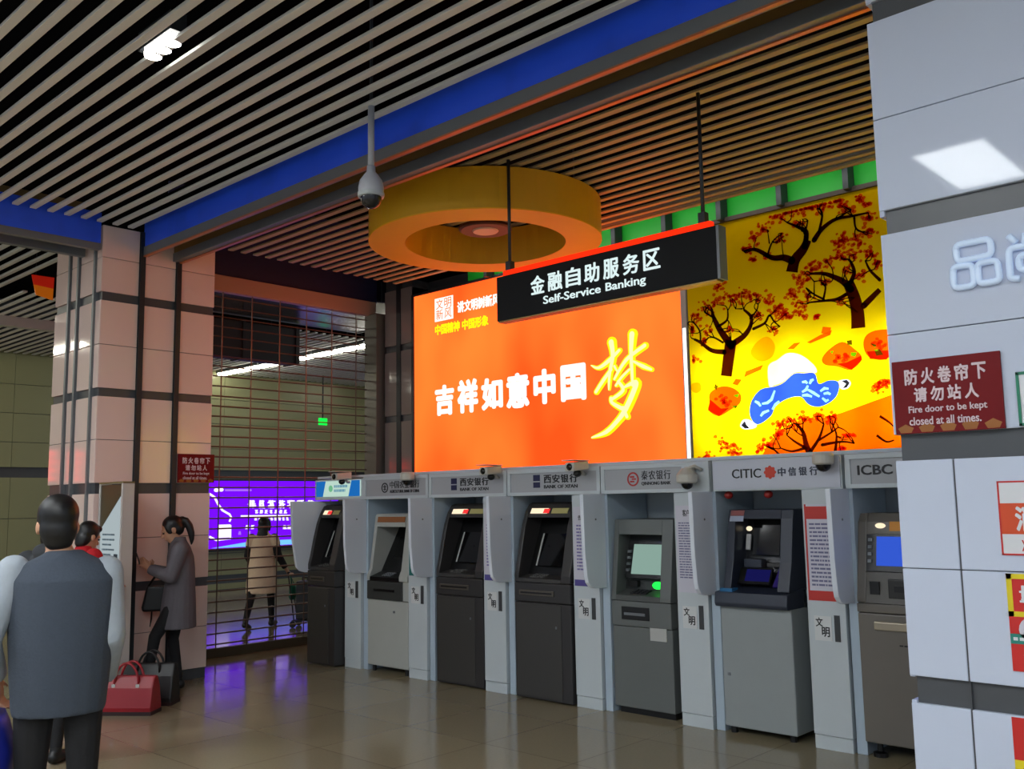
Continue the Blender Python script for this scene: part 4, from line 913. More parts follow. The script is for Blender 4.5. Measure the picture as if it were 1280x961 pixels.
MB().prism([(KX0+.03,1.46),(KX0+.03,1.86),(KX1-.03,1.86),(KX1-.03,1.78)], KY0+.004, KY0+.010, 1).build('poster_unreflected_corner', mat('poster_bronze',(74,66,44),.3), t)  # dark wedge painted where that reflection ends
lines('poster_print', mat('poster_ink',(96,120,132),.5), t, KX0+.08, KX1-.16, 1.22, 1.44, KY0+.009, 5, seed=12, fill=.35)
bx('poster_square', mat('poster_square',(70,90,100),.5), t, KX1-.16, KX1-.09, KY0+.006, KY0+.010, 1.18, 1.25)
s_ = MB().prism([(KY0-.16,.93),(KY0-.16,.95),(KY0,1.01),(KY0,.93)], KX0+.06, KX1-.04).build('console', BLK, t, .004)
MB().prism([(KY0-.15,.956),(KY0-.02,1.004),(KY0-.02,1.009),(KY0-.15,.961)], KX0+.10, KX1-.06).build('touch_screen', glow('touch_blue',(40,110,235),1.0), s_)

# ================================================================== HALL BEYOND THE GRILLE
FX = -17.24
t = thing('purple_light_box', 'glowing purple wall light box with white map line and lettering', 'light box', (FX, 11, .8))
py0, py1, pz0, pz1 = 9.55, 12.75, .80, 2.16
bx('box_body', DKSTEEL, t, FX-.02, FX+.06, py0-.03, py1+.03, pz0-.03, pz1+.03)
bx('backlit_face', glow('purple_backlit',(112,12,255),1.25), t, FX+.06, FX+.065, py0, py1, pz0, pz1)
WF = glow('white_print_lit',(255,245,255),1.2); VF = glow('violet_print_lit',(170,110,255),1.1); CYF = glow('cyan_print_lit',(120,200,255),1.1)
def far(x, y): p = at(x, y, 0, FX+.066); return (p.y, p.z)
def f6(x, y): return far(255+x*.1094, 595+y*.1094)
def strip(name, pts, wd, m):
    P = [f6(*p) for p in pts]; MB().tube([(FX+.067, a, c) for a, c in P], wd, 5).build(name, m, t)
strip('map_line', [(60,200),(120,240),(160,320),(210,390),(290,435),(310,470),(290,520)], .022, WF); strip('map_line', [(60,690),(140,730),(300,715),(300,560)], .022, WF)
strip('heading_line', [(240,160),(400,160),(540,160)], .02, VF); strip('rule_line', [(420,455),(1000,450)], .016, WF)
b = MB()
for (cx, cy, r) in ((140,160,28),(195,155,28)): b.prism([f6(cx+r*math.cos(a*R(40)), cy+r*.8*math.sin(a*R(40))) for a in range(9)], FX+.066, FX+.072, 0)
b.build('emblem', WF, t)
a0 = f6(165,555); a1 = f6(300,700); MB().prism([(a0[0],a1[1]),(a1[0],a1[1]),(a1[0],a0[1]),(a0[0],a0[1])], FX+.066, FX+.070, 0).build('white_square', WF, t)
rnd = random.Random(3)
def glyph(x, y, s, m):
    b = MB()
    for k in range(5):
        a = f6(x+rnd.uniform(0,.3)*s, y+(.1+.2*k)*s); c = f6(x+rnd.uniform(.6,1)*s, y+(.1+.2*k+rnd.uniform(-.06,.06))*s); b.tube([(FX+.067,*a),(FX+.067,*c)], .011*s/60, 4)
    for k in range(2):
        a = f6(x+(.3+.3*k)*s, y); c = f6(x+(.3+.3*k+rnd.uniform(-.2,.2))*s, y+s); b.tube([(FX+.067,*a),(FX+.067,*c)], .013*s/60, 4)
    b.build('character', m, t)
for i in range(7): glyph(500+i*112, 275, 92, WF)
for i in range(7): glyph(580+i*55, 385, 42, WF)
for i in range(9): glyph(575+i*45, 470, 36, WF)
for x in (470,530,900,950): glyph(x, 560, 46, WF)
for x in (390,500,620): glyph(x, 630, 40, VF)
lo = f6(80,825); hi = f6(1500,740); MB().prism([(lo[0],lo[1]),(hi[0],lo[1]),(hi[0],lo[1]+.10),(lo[0]+.9,lo[1]+.10)], FX+.066, FX+.069, 0).build('cyan_foot_band', CYF, t)
# red lit sign on the far wall, seen from here only as reflections in the enamel panels
t = thing('red_lit_sign', 'row of red glowing marks on the far wall beyond the blue beam', 'lit sign', (FX, 1.1, 2.1))
bx('backing', DKSTEEL, t, FX-.05, FX, .2, 2.1, 2.08, 2.75); RS = glow('red_led',(255,60,44),6.0); rnd = random.Random(11)
for k in range(4):
    b = MB(); y = .25+k*.46
    for q in range(4): b.box(FX, FX+.02, y+rnd.uniform(0,.08), y+rnd.uniform(.28,.40), 2.16+q*.145, 2.21+q*.145)
    b.box(FX, FX+.02, y+.17, y+.23, 2.14, 2.70); b.build('mark', RS, t)
# fluorescent row
FT = glow('fluorescent', (1,.97,.80), FLUOR, raw=True)
for a, c in ((-17.2,-16.45),(-16.40,-15.7),(-15.65,-14.98),(-14.35,-13.95),(-13.90,-13.25),(-13.20,-12.75),(-12.7,-12.45),(-12.4,-11.7),(-11.65,-10.95)):
    t = thing('fluorescent_light', 'fluorescent tube fitting in the lit row beyond the roller grille', 'ceiling light', ((a+c)/2, 9.8, 4.28), 'fluorescent row beyond the grille')
    bx('housing', STEEL, t, a, c, 9.74, 9.86, 4.31, 4.36); MB().tube([((a+c)/2,9.8,4.35),((a+c)/2,9.8,5.3)], .008, 6).build('hanger_rod', DKSTEEL, t); MB().tube([(a+.03,9.8,4.29),(c-.03,9.8,4.29)], .045, 10).build('tube', FT, t, smooth=True)
FB = glow('fluorescent_fill', (1,.97,.80), 44.0, raw=True)  # stronger tube for unseen fittings added to brighten the far-left wall
for (x, y) in ((-15.9,3.0),(-15.9,1.2),(-14.2,2.4),(-14.2,0.6),(-12.5,1.2),(-15.5,13.4),(-12.0,13.4)):
    t = thing('fluorescent_light', 'unseen fluorescent fitting of the hall beyond, apart from the lit row', 'ceiling light', (x, y, 4.28), 'other fittings of the hall beyond')
    bx('housing', STEEL, t, x-.65, x+.65, y-.08, y+.08, 4.31, 4.36); MB().tube([(x,y,4.35),(x,y,5.3)], .008, 6).build('hanger_rod', DKSTEEL, t); MB().tube([(x-.6,y,4.29),(x+.6,y,4.29)], .045, 10).build('tube', FB if y < 5 else FT, t, smooth=True)
t = thing('air_duct', 'dark brown hanging air duct beyond the roller grille', 'air duct', (-12.15, 7.4, 3.77))
bx('duct', mat('duct_brown',(46,34,28),.6), t, -12.3, -12.0, 5.6, 8.18, 3.77, 4.30, .01)
for y in (6.2, 7.2, 8.1): bx('duct_flange', mat('duct_flange',(36,28,24),.6), t, -12.32, -11.98, y, y+.04, 3.755, 4.31)
t = thing('metal_ceiling_panel', 'smooth metal ceiling panel just beyond the roller grille header', 'ceiling panel', (-11, 7, 4.36))
bx('sheet', mat('polished_alloy',(170,165,180),.22,metal=.9), t, -11.9, -9.9, 5.0, 9.2, 4.36, 4.38)
b = MB(); b.box(-11.92,-9.88,4.98,5.0,4.35,4.41).box(-11.92,-9.88,9.2,9.22,4.35,4.41).box(-11.92,-11.9,5.0,9.2,4.35,4.41); b.build('edge_trim', STEEL, t)
p = at(403, 527, 0, -16.2)
t = thing('exit_sign', 'small glowing green exit sign hung beyond the roller grille', 'exit sign', (p.x, p.y, p.z))
bx('lit_face', glow('exit_green',(20,255,70),1.5), t, p.x, p.x+.03, p.y-.10, p.y+.10, p.z-.07, p.z+.07); bx('hanger', DKSTEEL, t, p.x, p.x+.02, p.y-.01, p.y+.01, p.z+.07, ZS)
p = at(52, 358, 0, -12)
t = thing('hanging_placard', 'red over orange hanging placard beyond the blue beam', 'sign', (-12, p.y, 4.2))
q0 = at(40,343,0,-12); q1 = at(68,347,0,-12); q2 = at(66,375,0,-12); q3_ = at(45,368,0,-12); m0 = (q0+q3_)/2; m1 = (q1+q2)/2
MB().prism([(q0.y,q0.z),(q1.y,q1.z),(m1.y,m1.z),(m0.y,m0.z)], -12.02, -12).build('red_half', mat('placard_red',(214,40,20),.4,emit=(214,40,20),estr=.25), t)
MB().prism([(m0.y,m0.z),(m1.y,m1.z),(q2.y,q2.z),(q3_.y,q3_.z)], -12.02, -12).build('orange_half', mat('placard_orange',(226,120,20),.4,emit=(226,120,20),estr=.25), t)
MB().tube([(-12.01,q0.y+.05,q0.z-.02),(-12.01,q0.y+.05,ZS+.6)], .006, 6).build('cord', DKSTEEL, t)
t = thing('cable_trunking', 'pale metal trunking running level beyond the blue beam', 'trunking', (-12, 2.5, 3.82))
bx('channel', mat('trunk_pale',(190,196,196),.3), t, -12.06, -11.94, 1.0, 5.3, 3.83, 3.95, .006)
for y in (1.4, 3.4, 5.0): MB().tube([(-12,y,3.94),(-12,y,4.9)], .008, 6).build('hanger_rod', DKSTEEL, t)

# ================================================================== BAGS
def tote(x, y, rz, w_, d_, h, m, label, name='tote_bag', rings=True):
    t = thing(name, label, 'bag', (0,0,0))
    T = Matrix.Translation((x,y,0)) @ Matrix.Rotation(rz,4,'Z')
    def put(b, nm, mm, bev=0, smooth=False, par=t):
        b.v = [tuple(T @ Vector(v)) for v in b.v]; return b.build(nm, mm, par, bev, smooth)
    b = MB()
    prof = [(-d_/2,0),(d_/2,0),(d_/2+.01,.06),(d_/2-.02,h*.7),(.025,h),(-.025,h),(-d_/2+.02,h*.7),(-d_/2-.01,.06)]
    b.prism(prof, -w_/2, w_/2); body = put(b, 'body', m, .015)
    for s in (-1, 1):
        b = MB(); pts = [(w_*.22*math.cos(a), s*(.05), h*.78+.17*math.sin(a)) for a in [math.pi*i/10 for i in range(11)]]
        b.tube(pts, .010, 8); hd = put(b, 'handle', m, 0, True)
        if rings:
            for e in (-1, 1):
                b = MB(); b.box(e*w_*.22-.016, e*w_*.22+.016, s*.062-.006, s*.062+.006, h*.66, h*.80); put(b, 'buckle', mat('buckle_silver',(220,216,210),.25,metal=.8), .002, False, hd)
    b = MB(); b.box(-w_/2-.002, w_/2+.002, -d_/2-.006, d_/2+.006, 0.0, .03); put(b, 'base_trim', mat('bag_trim',(40,14,16),.5), 0, False, body)
    t.location = (0,0,0); return t
tote(-7.72, 3.66, R(38), .46, .18, .30, mat('red_leather', (150, 24, 36), .4), 'red leather tote bag with silver buckles standing on the floor')
tote(-7.94, 3.95, R(40), .44, .18, .34, mat('black_leather', (20, 18, 20), .45), 'black bag on the floor behind the red leather tote', 'holdall_bag', False)

# ================================================================== PEOPLE
def fuse(mb, name, mats, voxel=.009, smooth=4, pick=None):
    """melt overlapping closed shapes into one continuous surface"""
    me = mb.mesh(name, weld=False); ob = bpy.data.objects.new(name, me); COL.objects.link(ob)
    m = ob.modifiers.new('r', 'REMESH'); m.mode = 'VOXEL'; m.voxel_size = voxel
    if smooth: s = ob.modifiers.new('s', 'SMOOTH'); s.factor = .5; s.iterations = smooth
    dg = bpy.context.evaluated_depsgraph_get(); out = bpy.data.meshes.new_from_object(ob.evaluated_get(dg)); bpy.data.objects.remove(ob)
    out.materials.clear()
    for q in mats: out.materials.append(q)
    if pick:
        for f in out.polygons: f.material_index = pick(f.center)
    for f in out.polygons: f.use_smooth = True
    return out
def person(label, loc, yaw, J, trousers, shoe, clothes, hair, head_yaw=0.0, head_nod=0.0, shoe_z=.09, group=None, sleeve_to=None):
    """J: joints in metres, local x = right, y = forward. clothes: list of (part name, material, builder(MB, J))"""
    t = thing('person', label, 'person', loc, group); t.rotation_euler = (0, 0, yaw)
    V_ = lambda k: Vector(J[k])
    b = MB(); pel = V_('pelvis'); chest = V_('chest'); neck = V_('neck'); head = V_('head')
    b.loft([(pel.x,pel.y,pel.z-.10,.10,.08),(pel.x,pel.y,pel.z-.02,.155,.105),(pel.x,pel.y,pel.z+.06,.15,.10),((pel.x+chest.x)/2,(pel.y+chest.y)/2,(pel.z+chest.z)/2,.13,.09),(chest.x,chest.y,chest.z,.16,.105),((chest.x+neck.x)/2,(chest.y+neck.y)/2,chest.z+.12,.13,.085),(neck.x,neck.y,neck.z,.06,.055)])
    b.cap(neck-Vector((0,0,.03)), .055, head-Vector((0,.01,.05)), .05)
    for s in 'lr':
        b.cap(V_('hip_'+s), .085, V_('knee_'+s), .055); b.cap(V_('knee_'+s), .055, V_('ankle_'+s), .038)
        b.cap(V_('ankle_'+s)+Vector((0,-.02,-.045)), .042, V_('toe_'+s), .034)
        b.cap(V_('shoulder_'+s), .058, V_('elbow_'+s), .042); b.cap(V_('elbow_'+s), .040, V_('wrist_'+s), .027)
        # hand: palm, four fingers with a bend, thumb from the side of the palm
        wv = V_('wrist_'+s); d = (V_('hand_'+s)-wv).normalized(); sd = Vector((-1 if s == 'l' else 1, 0, 0)); th = Vector(J.get('thumb_'+s, (0,1,0)))
        th = (th-d*th.dot(d)).normalized(); nr = d.cross(th).normalized(); curl = J.get('curl_'+s, Vector((0,0,0))) ; pc = wv+d*.05
        b.cap(wv+d*.01, .026, wv+d*.085+th*.018, .020); b.cap(wv+d*.02, .022, wv+d*.085-th*.022, .018)
        cn = nr*J.get('grip_'+s, .4)
        for q, L in ((.030,.072),(.010,.08),(-.010,.074),(-.030,.058)):
            a0 = wv+d*.088+th*q; a1 = a0+(d+cn*.5).normalized()*L*.5; a2 = a1+(d+cn*1.8).normalized()*L*.5
            b.cap(a0, .0095, a1, .009, 8); b.cap(a1, .009, a2, .0075, 8)
        a0 = wv+d*.03+th*.025; a1 = a0+(d*.6+th).normalized()*.035; a2 = a1+(d+th*.25+cn).normalized()*.03; b.cap(a0, .012, a1, .0105, 8); b.cap(a1, .0105, a2, .009, 8)
    # head with brow, nose, jaw and ears
    hr = Matrix.Rotation(head_yaw, 3, 'Z') @ Matrix.Rotation(-head_nod, 3, 'X')
    H_ = lambda x, y, z: head+hr @ Vector((x, y, z))
    b.ell(H_(0,-.012,.03), (.074,.092,.09), 16, 10, hr); b.ell(H_(0,.02,-.03), (.058,.068,.075), 14, 10, hr); b.ell(H_(0,.045,-.082), (.033,.032,.026), 10, 8, hr)
    b.cap(H_(0,.088,.005), .009, H_(0,.104,-.03), .014, 8); b.ell(H_(0,.080,.022), (.05,.014,.012), 10, 6, hr); b.ell(H_(0,.084,-.062), (.024,.012,.009), 10, 6, hr)
    for s in (-1, 1): b.ell(H_(s*.074,-.012,-.012), (.012,.022,.032), 8, 8, hr)
    nz = neck.z-.05; wr = [(V_('wrist_'+s), V_('elbow_'+s)) for s in 'lr']
    def pick(c):
        c = Vector(c)
        for s in 'lr':
            if (c-V_('toe_'+s)).length < .075 or c.z < V_('ankle_'+s).z+.02 and (c-V_('ankle_'+s)).length < .13: return 2
        if c.z > nz: return 0
        for s in 'lr':
            if (c-V_('hand_'+s)).length < .16 and (c-V_('wrist_'+s)).dot(V_('hand_'+s)-V_('wrist_'+s)) > -.002: return 0
        return 1
    link('body', fuse(b, 'body', [SKIN, trousers, shoe], .0085, 3, pick), None, t)
    hd = MB(); hair(hd, H_, hr); link('hair', fuse(hd, 'hair', [HAIR], .009, 3), None, t)
    for s in (-1, 1):
        e = MB(); e.ell(H_(s*.03,.080,.0), (.013,.008,.007), 8, 6, hr); e.build('eye', BLK, t, smooth=True)
    for nm, m, fn in clothes:
        c = MB(); fn(c, J); link(nm, fuse(c, nm, [m], .010, 4), None, t)
    return t
def sleeves(c, J, r0=.075, r1=.058, r2=.045, cut=.0):
    for s in 'lr':
        a, e, w_ = (Vector(J[k+s]) for k in ('shoulder_','elbow_','wrist_'))
        c.cap(a, r0, e, r1); c.tube([e, w_+(e-w_)*cut], [r1, r2], 12); c.ell(e, (r1,)*3, 12, 8)
def short_hair(b, H_, hr):
    b.ell(H_(0,-.022,.045), (.083,.094,.088), 16, 10, hr); b.ell(H_(0,-.05,-.015), (.076,.062,.085), 14, 8, hr); b.ell(H_(0,-.06,-.06), (.062,.04,.05), 14, 8, hr); b.ell(H_(0,.045,.085), (.06,.045,.035), 12, 8, hr)
    for s in (-1, 1): b.ell(H_(s*.068,.0,.02), (.014,.03,.05), 8, 8, hr)

CLOTH = lambda n, c, r=.85, s=60: mat(n, c, r, noise=.10, scale=s, bump=.25)
# --- man in the foreground, seen from behind
pm = at(74, 655, 2, 0); d_ = fw + rt*((74-640)/FPX) - up*((655-480.5)/FPX); pm = CAM + d_*4.0 + rt*.03
J = dict(pelvis=(0,0,.93), chest=(0,.02,1.27), neck=(-.015,.0,1.475), head=(-.035,.035,1.585), hip_l=(-.09,0,.90), hip_r=(.09,0,.90), knee_l=(-.10,.03,.50), knee_r=(.10,-.02,.50), ankle_l=(-.11,.0,.09), ankle_r=(.11,-.10,.09),
         toe_l=(-.13,.16,.035), toe_r=(.13,.06,.035), shoulder_l=(-.19,.0,1.40), shoulder_r=(.165,.0,1.385), elbow_l=(-.275,-.06,1.13), elbow_r=(.19,-.02,1.12), wrist_l=(-.245,.10,.97), wrist_r=(.175,.13,.93),
         hand_l=(-.235,.12,.88), hand_r=(.15,.22,.87), thumb_l=(.2,1,0), thumb_r=(-.3,.3,1), grip_l=.9, grip_r=.5)
def vest(c, J):
    c.loft([(0,0,.82,.178,.135),(0,-.005,.95,.190,.142),(0,-.01,1.10,.200,.144),(0,-.005,1.25,.212,.144),(0,-.01,1.36,.212,.125),(0,-.005,1.42,.175,.095),(0,-.01,1.465,.085,.07),(0,-.005,1.48,.07,.06)])
def shirt(c, J):
    sleeves(c, J, .068, .060, .046); c.loft([(0,0,1.30,.17,.10),(0,-.005,1.40,.15,.085),(0,-.005,1.45,.075,.066),(0,.0,1.475,.062,.055)])
person('man in grey knitted vest over pale shirt, seen from behind, carrying a blue bag', (pm.x, pm.y, 0), R(66), J, CLOTH('black_trousers',(20,20,23)), mat('black_shoe',(16,15,15),.4),
       [('vest', CLOTH('slate_knit',(62,70,82),.9,90), vest), ('shirt', CLOTH('pale_shirt',(160,168,176),.8,30), shirt)], short_hair, head_yaw=R(8))
T = Matrix.Translation((pm.x, pm.y, 0)) @ Matrix.Rotation(R(66), 4, 'Z')
bag = thing('shopping_bag', 'blue carrier bag hanging from the left hand of the man in the vest', 'bag', T @ Vector((-.235,.10,.52)))
b = MB(); b.loft([(-.235,.10,.52,.03,.12),(-.235,.10,.55,.07,.16),(-.235,.10,.68,.075,.17),(-.235,.10,.78,.05,.165),(-.235,.10,.82,.03,.15)], 18); b.v = [tuple(T @ Vector(v)) for v in b.v]; bd = b.build('body', CLOTH('blue_bag',(28,40,150),.5,10), bag, smooth=True)
for y in (.02,.14):
    b = MB(); b.tube([(-.235,y-.03,.80),(-.235,y*.5+.04,.88),(-.235,y+.03,.80)], .008, 8); b.v = [tuple(T @ Vector(v)) for v in b.v]; b.build('handle', MATS['blue_bag'], bag, smooth=True)

# --- woman in red at the kiosk
J = dict(pelvis=(0,0,.84), chest=(0,.07,1.14), neck=(0,.10,1.32), head=(0,.15,1.415), hip_l=(-.08,0,.82), hip_r=(.08,0,.82), knee_l=(-.09,.03,.45), knee_r=(.09,.02,.45), ankle_l=(-.09,-.02,.09), ankle_r=(.09,-.03,.09),
         toe_l=(-.10,.13,.032), toe_r=(.11,.12,.032), shoulder_l=(-.165,.07,1.26), shoulder_r=(.165,.07,1.26), elbow_l=(-.20,.12,1.02), elbow_r=(.20,.16,1.05), wrist_l=(-.10,.28,.98), wrist_r=(.12,.32,1.02),
         hand_l=(-.06,.36,.985), hand_r=(.09,.40,1.0), thumb_l=(1,0,.3), thumb_r=(-1,0,.3), grip_l=.2, grip_r=.15)
def jacket(c, J):
    c.loft([(0,0,.76,.165,.125),(0,.01,.88,.165,.122),(0,.04,1.02,.16,.118),(0,.07,1.16,.17,.118),(0,.085,1.25,.15,.10),(0,.10,1.32,.07,.065),(0,.10,1.345,.062,.058)]); sleeves(c, J, .07, .06, .045)
person('person in a red jacket with black hair using the kiosk touch screen', (-8.07, 3.31, 0), R(16), J, MATS['black_trousers'], MATS['black_shoe'], [('jacket', CLOTH('red_jacket',(190,22,34)), jacket)], short_hair, head_nod=R(20))

# --- person in dark grey waiting behind the man
d_ = fw + rt*((66-640)/FPX) - up*((690-480.5)/FPX); pd = CAM + d_*6.4
J = dict(pelvis=(0,0,.88), chest=(0,.02,1.19), neck=(0,.0,1.375), head=(0,.03,1.475), hip_l=(-.085,0,.86), hip_r=(.085,0,.86), knee_l=(-.09,.02,.47), knee_r=(.09,.02,.47), ankle_l=(-.10,-.03,.09), ankle_r=(.10,-.03,.09),
         toe_l=(-.11,.13,.035), toe_r=(.11,.13,.035), shoulder_l=(-.18,.0,1.30), shoulder_r=(.18,.0,1.30), elbow_l=(-.23,-.03,1.04), elbow_r=(.23,-.03,1.04), wrist_l=(-.20,.10,.84), wrist_r=(.20,.10,.84),
         hand_l=(-.19,.14,.75), hand_r=(.19,.14,.75), thumb_l=(.3,1,0), thumb_r=(-.3,1,0), grip_l=.5, grip_r=.5)
def parka(c, J):
    c.loft([(0,0,.74,.18,.14),(0,0,.9,.18,.14),(0,.0,1.1,.18,.135),(0,.01,1.22,.19,.13),(0,0,1.32,.16,.10),(0,-.01,1.385,.085,.08),(0,-.01,1.41,.07,.07)]); sleeves(c, J, .08, .07, .05); c.ell((0,-.07,1.37),(.10,.06,.06))
person('person in dark grey hooded jacket standing behind the man in the vest', (pd.x, pd.y, 0), R(35), J, MATS['black_trousers'], MATS['black_shoe'], [('jacket', CLOTH('dark_grey_jacket',(58,60,64)), parka)], short_hair)

# --- woman in grey coat leaning by the column, looking at her phone
J = dict(pelvis=(0,-.02,.86), chest=(0,-.02,1.17), neck=(0,.01,1.345), head=(0,.06,1.445), hip_l=(-.08,-.02,.84), hip_r=(.08,-.02,.84), knee_l=(-.09,.18,.50), knee_r=(.08,.03,.46), ankle_l=(-.08,.24,.11), ankle_r=(.08,-.03,.09),
         toe_l=(-.09,.38,.035), toe_r=(.09,.12,.032), shoulder_l=(-.16,-.02,1.275), shoulder_r=(.16,-.02,1.275), elbow_l=(-.19,.06,1.03), elbow_r=(.19,.04,1.03), wrist_l=(-.07,.24,1.10), wrist_r=(.08,.22,1.09),
         hand_l=(-.03,.30,1.15), hand_r=(.03,.28,1.14), thumb_l=(.6,.2,1), thumb_r=(-.6,.2,1), grip_l=.9, grip_r=.9)
def coat(c, J):
    c.loft([(0,-.01,.56,.19,.165),(0,-.01,.66,.185,.160),(0,-.015,.80,.178,.150),(0,-.02,.95,.165,.135),(0,-.025,1.10,.165,.125),(0,-.02,1.20,.165,.118),(0,-.01,1.29,.135,.095),(0,.0,1.345,.072,.07),(0,.0,1.38,.065,.062)]); sleeves(c, J, .074, .062, .046)
def pony(b, H_, hr):
    b.ell(H_(0,-.022,.045), (.083,.094,.085), 16, 10, hr); b.ell(H_(0,-.05,0), (.074,.06,.075), 14, 8, hr)
    for s in (-1, 1): b.ell(H_(s*.066,.02,.02), (.016,.035,.055), 8, 8, hr)
    b.ell(H_(0,-.115,.05), (.032,.035,.032), 10, 8, hr); b.tube([H_(0,-.11,.055), H_(0,-.140,.03), H_(0,-.150,-.03), H_(0,-.14,-.10), H_(0,-.12,-.16), H_(0,-.10,-.20)], [.026,.034,.036,.032,.022,.008], 10)
WL_ = (-8.30, 4.36, 0); WY = R(152)
person('woman in grey coat and black leggings looking at her phone beside the kiosk', WL_, WY, J, MATS['black_trousers'], MATS['black_shoe'], [('coat', CLOTH('grey_coat',(96,92,98)), coat)], pony, head_nod=R(24))
T = Matrix.Translation(WL_) @ Matrix.Rotation(WY, 4, 'Z')
def put(b, nm, m, par, bev=0, smooth=False): b.v = [tuple(T @ Vector(v)) for v in b.v]; return b.build(nm, m, par, bev, smooth)
ph = thing('mobile_phone', 'dark phone held up in the hands of the woman in grey coat', 'phone', T @ Vector((0,.33,1.16)))
b = MB(); b.prism([(.318,1.12),(.325,1.115),(.365,1.245),(.358,1.25)], -.036, .036); put(b, 'case', BLK, ph, .003)
b = MB(); b.prism([(.3165,1.13),(.318,1.128),(.355,1.24),(.3535,1.242)], -.032, .032); put(b, 'screen', mat('phone_glass',(30,34,44),.1), ph)
hb = thing('handbag', 'black handbag hanging at the hip of the woman in grey coat', 'bag', T @ Vector((.16,.17,.70)))
b = MB(); b.prism([(.06,.70),(.30,.70),(.31,.74),(.27,.93),(.09,.93),(.05,.74)], .13, .25); bb = put(b, 'body', mat('handbag_black',(18,17,18),.35), hb, .02)
b = MB(); b.tube([(.19,.10,.92),(.20,.11,1.05),(.19,.14,1.09),(.19,.17,1.06),(.19,.26,.92)], .011, 8); put(b, 'strap', MATS['handbag_black'], hb, 0, True)
b = MB(); b.box(.252,.258,.16,.20,.86,.885); put(b, 'clasp', mat('buckle_silver',(220,216,210),.25,metal=.8), bb)
b = MB(); b.tube([(.255,.22,.72),(.262,.225,.62),(.262,.235,.55)], [.006,.009,.004], 6); put(b, 'tassel', MATS['handbag_black'], bb)

# --- woman in beige coat walking beyond the grille with a luggage trolley
J = dict(pelvis=(0,0,.83), chest=(0,.04,1.11), neck=(0,.06,1.275), head=(0,.09,1.375), hip_l=(-.08,0,.81), hip_r=(.08,0,.81), knee_l=(-.09,-.12,.46), knee_r=(.08,.15,.47), ankle_l=(-.09,-.34,.13), ankle_r=(.08,.20,.09),
         toe_l=(-.09,-.20,.035), toe_r=(.08,.35,.035), shoulder_l=(-.16,.03,1.215), shoulder_r=(.16,.03,1.215), elbow_l=(-.21,.03,.97), elbow_r=(.22,.02,.98), wrist_l=(-.19,.16,.83), wrist_r=(.30,.10,.80),
         hand_l=(-.18,.20,.75), hand_r=(.33,.14,.73), thumb_l=(.2,1,0), thumb_r=(-.2,1,.2), grip_l=.5, grip_r=1.0)
def long_coat(c, J):
    c.loft([(0,.0,.47,.21,.19),(0,.0,.62,.205,.185),(0,0,.78,.19,.16),(0,.02,.92,.175,.14),(0,.04,1.06,.17,.13),(0,.045,1.15,.17,.12),(0,.05,1.23,.13,.09),(0,.06,1.28,.07,.068),(0,.06,1.31,.066,.062)])
    for s in 'lr':
        a, e = Vector(J['shoulder_'+s]), Vector(J['elbow_'+s]); c.cap(a+Vector((0,0,-.008)), .066, a.lerp(e, .35), .066)
def black_sleeves(c, J): sleeves(c, J, .060, .054, .042)
def long_hair(b, H_, hr):
    b.ell(H_(0,-.022,.045), (.084,.095,.086), 16, 10, hr); b.ell(H_(0,-.06,-.03), (.08,.055,.10), 14, 10, hr); b.ell(H_(0,-.085,-.12), (.08,.04,.09), 14, 10, hr)
    for s in (-1, 1): b.ell(H_(s*.07,.0,.0), (.018,.04,.08), 8, 8, hr)
WB = at(326, 785, 2, 0); WYB = R(38)
person('woman in long beige coat walking away beyond the roller grille', (WB.x, WB.y, 0), WYB, J, MATS['black_trousers'], MATS['black_shoe'], [('coat', CLOTH('beige_coat',(236,208,176)), long_coat), ('sleeves', CLOTH('black_knit',(24,22,24)), black_sleeves)], long_hair)
T = Matrix.Translation((WB.x, WB.y, 0)) @ Matrix.Rotation(WYB, 4, 'Z')
tl = thing('luggage_trolley', 'folding luggage trolley pulled by the woman in beige coat', 'trolley', T @ Vector((.45,.16,0)))
DM = mat('trolley_dark', (34,34,36), .45); W0 = Vector((.34,.14,.72))
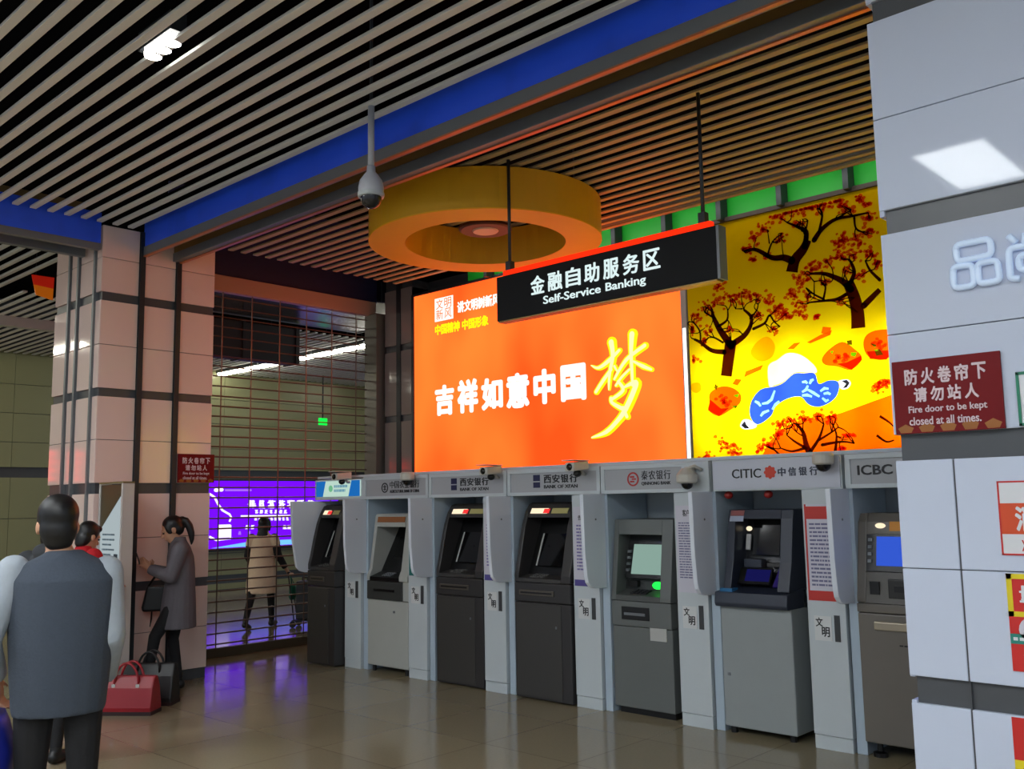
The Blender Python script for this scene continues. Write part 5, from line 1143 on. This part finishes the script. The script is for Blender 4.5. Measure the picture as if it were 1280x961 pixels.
b = MB(); b.tube([(.34,.10,.73),(.34,.18,.73)], .014, 10); put(b, 'grip', BLK, tl, 0, True)
for y in (.06,.22): b = MB(); b.tube([(.34,.10 if y < .1 else .18,.73),(.44,y,.10)], .009, 8); put(b, 'rail', DM, tl, 0, True)
b = MB(); b.box(.42,.80,.02,.26,.085,.10); put(b, 'base_plate', DM, tl)
for (x, y) in ((.44,.0),(.44,.27),(.76,.0),(.76,.27)):
    b = MB(); b.tube([(x,y,.045),(x,y+.025,.045)], .045, 14); put(b, 'wheel', BLK, tl)
sc_ = thing('suitcase', 'dark grey suitcase standing on the luggage trolley', 'suitcase', T @ Vector((.62,.14,.10)))
b = MB(); b.box(.47,.66,.03,.25,.105,.62); put(b, 'shell', mat('suitcase_grey',(52,54,58),.5), sc_, .025)
for z in (.22,.36,.50): b = MB(); b.box(.465,.665,.025,.255,z,z+.012); put(b, 'rib', DM, sc_)
b = MB(); b.tube([(.53,.14,.62),(.53,.14,.66),(.60,.14,.66),(.60,.14,.62)], .010, 8); put(b, 'handle', BLK, sc_)
tb = thing('duffel_bag', 'black duffel bag strapped upright beside the dark grey suitcase', 'bag', T @ Vector((.74,.14,.10)))
b = MB(); b.loft([(.745,.14,.105,.06,.10),(.745,.14,.14,.072,.125),(.745,.14,.50,.072,.125),(.745,.14,.60,.05,.09)], 16); put(b, 'body', BLK, tb, 0, True)
b = MB(); b.tube([(.745,.06,.58),(.745,.10,.66),(.745,.18,.66),(.745,.22,.58)], .010, 8); put(b, 'strap', DM, tb, 0, True)
gb = thing('teal_bag', 'small teal bag hanging between the beige coat and the suitcase', 'bag', T @ Vector((.38,.13,.40)))
b = MB(); b.loft([(.375,.20,.36,.03,.08),(.375,.20,.40,.045,.10),(.375,.20,.52,.04,.10),(.375,.20,.57,.02,.085)], 16); put(b, 'body', mat('teal_cloth',(30,120,96),.6), gb, 0, True)
b = MB(); b.tube([(.375,.14,.56),(.345,.17,.70),(.375,.26,.56)], .006, 6); put(b, 'handle', mat('teal_cloth',(30,120,96),.6), gb, 0, True)
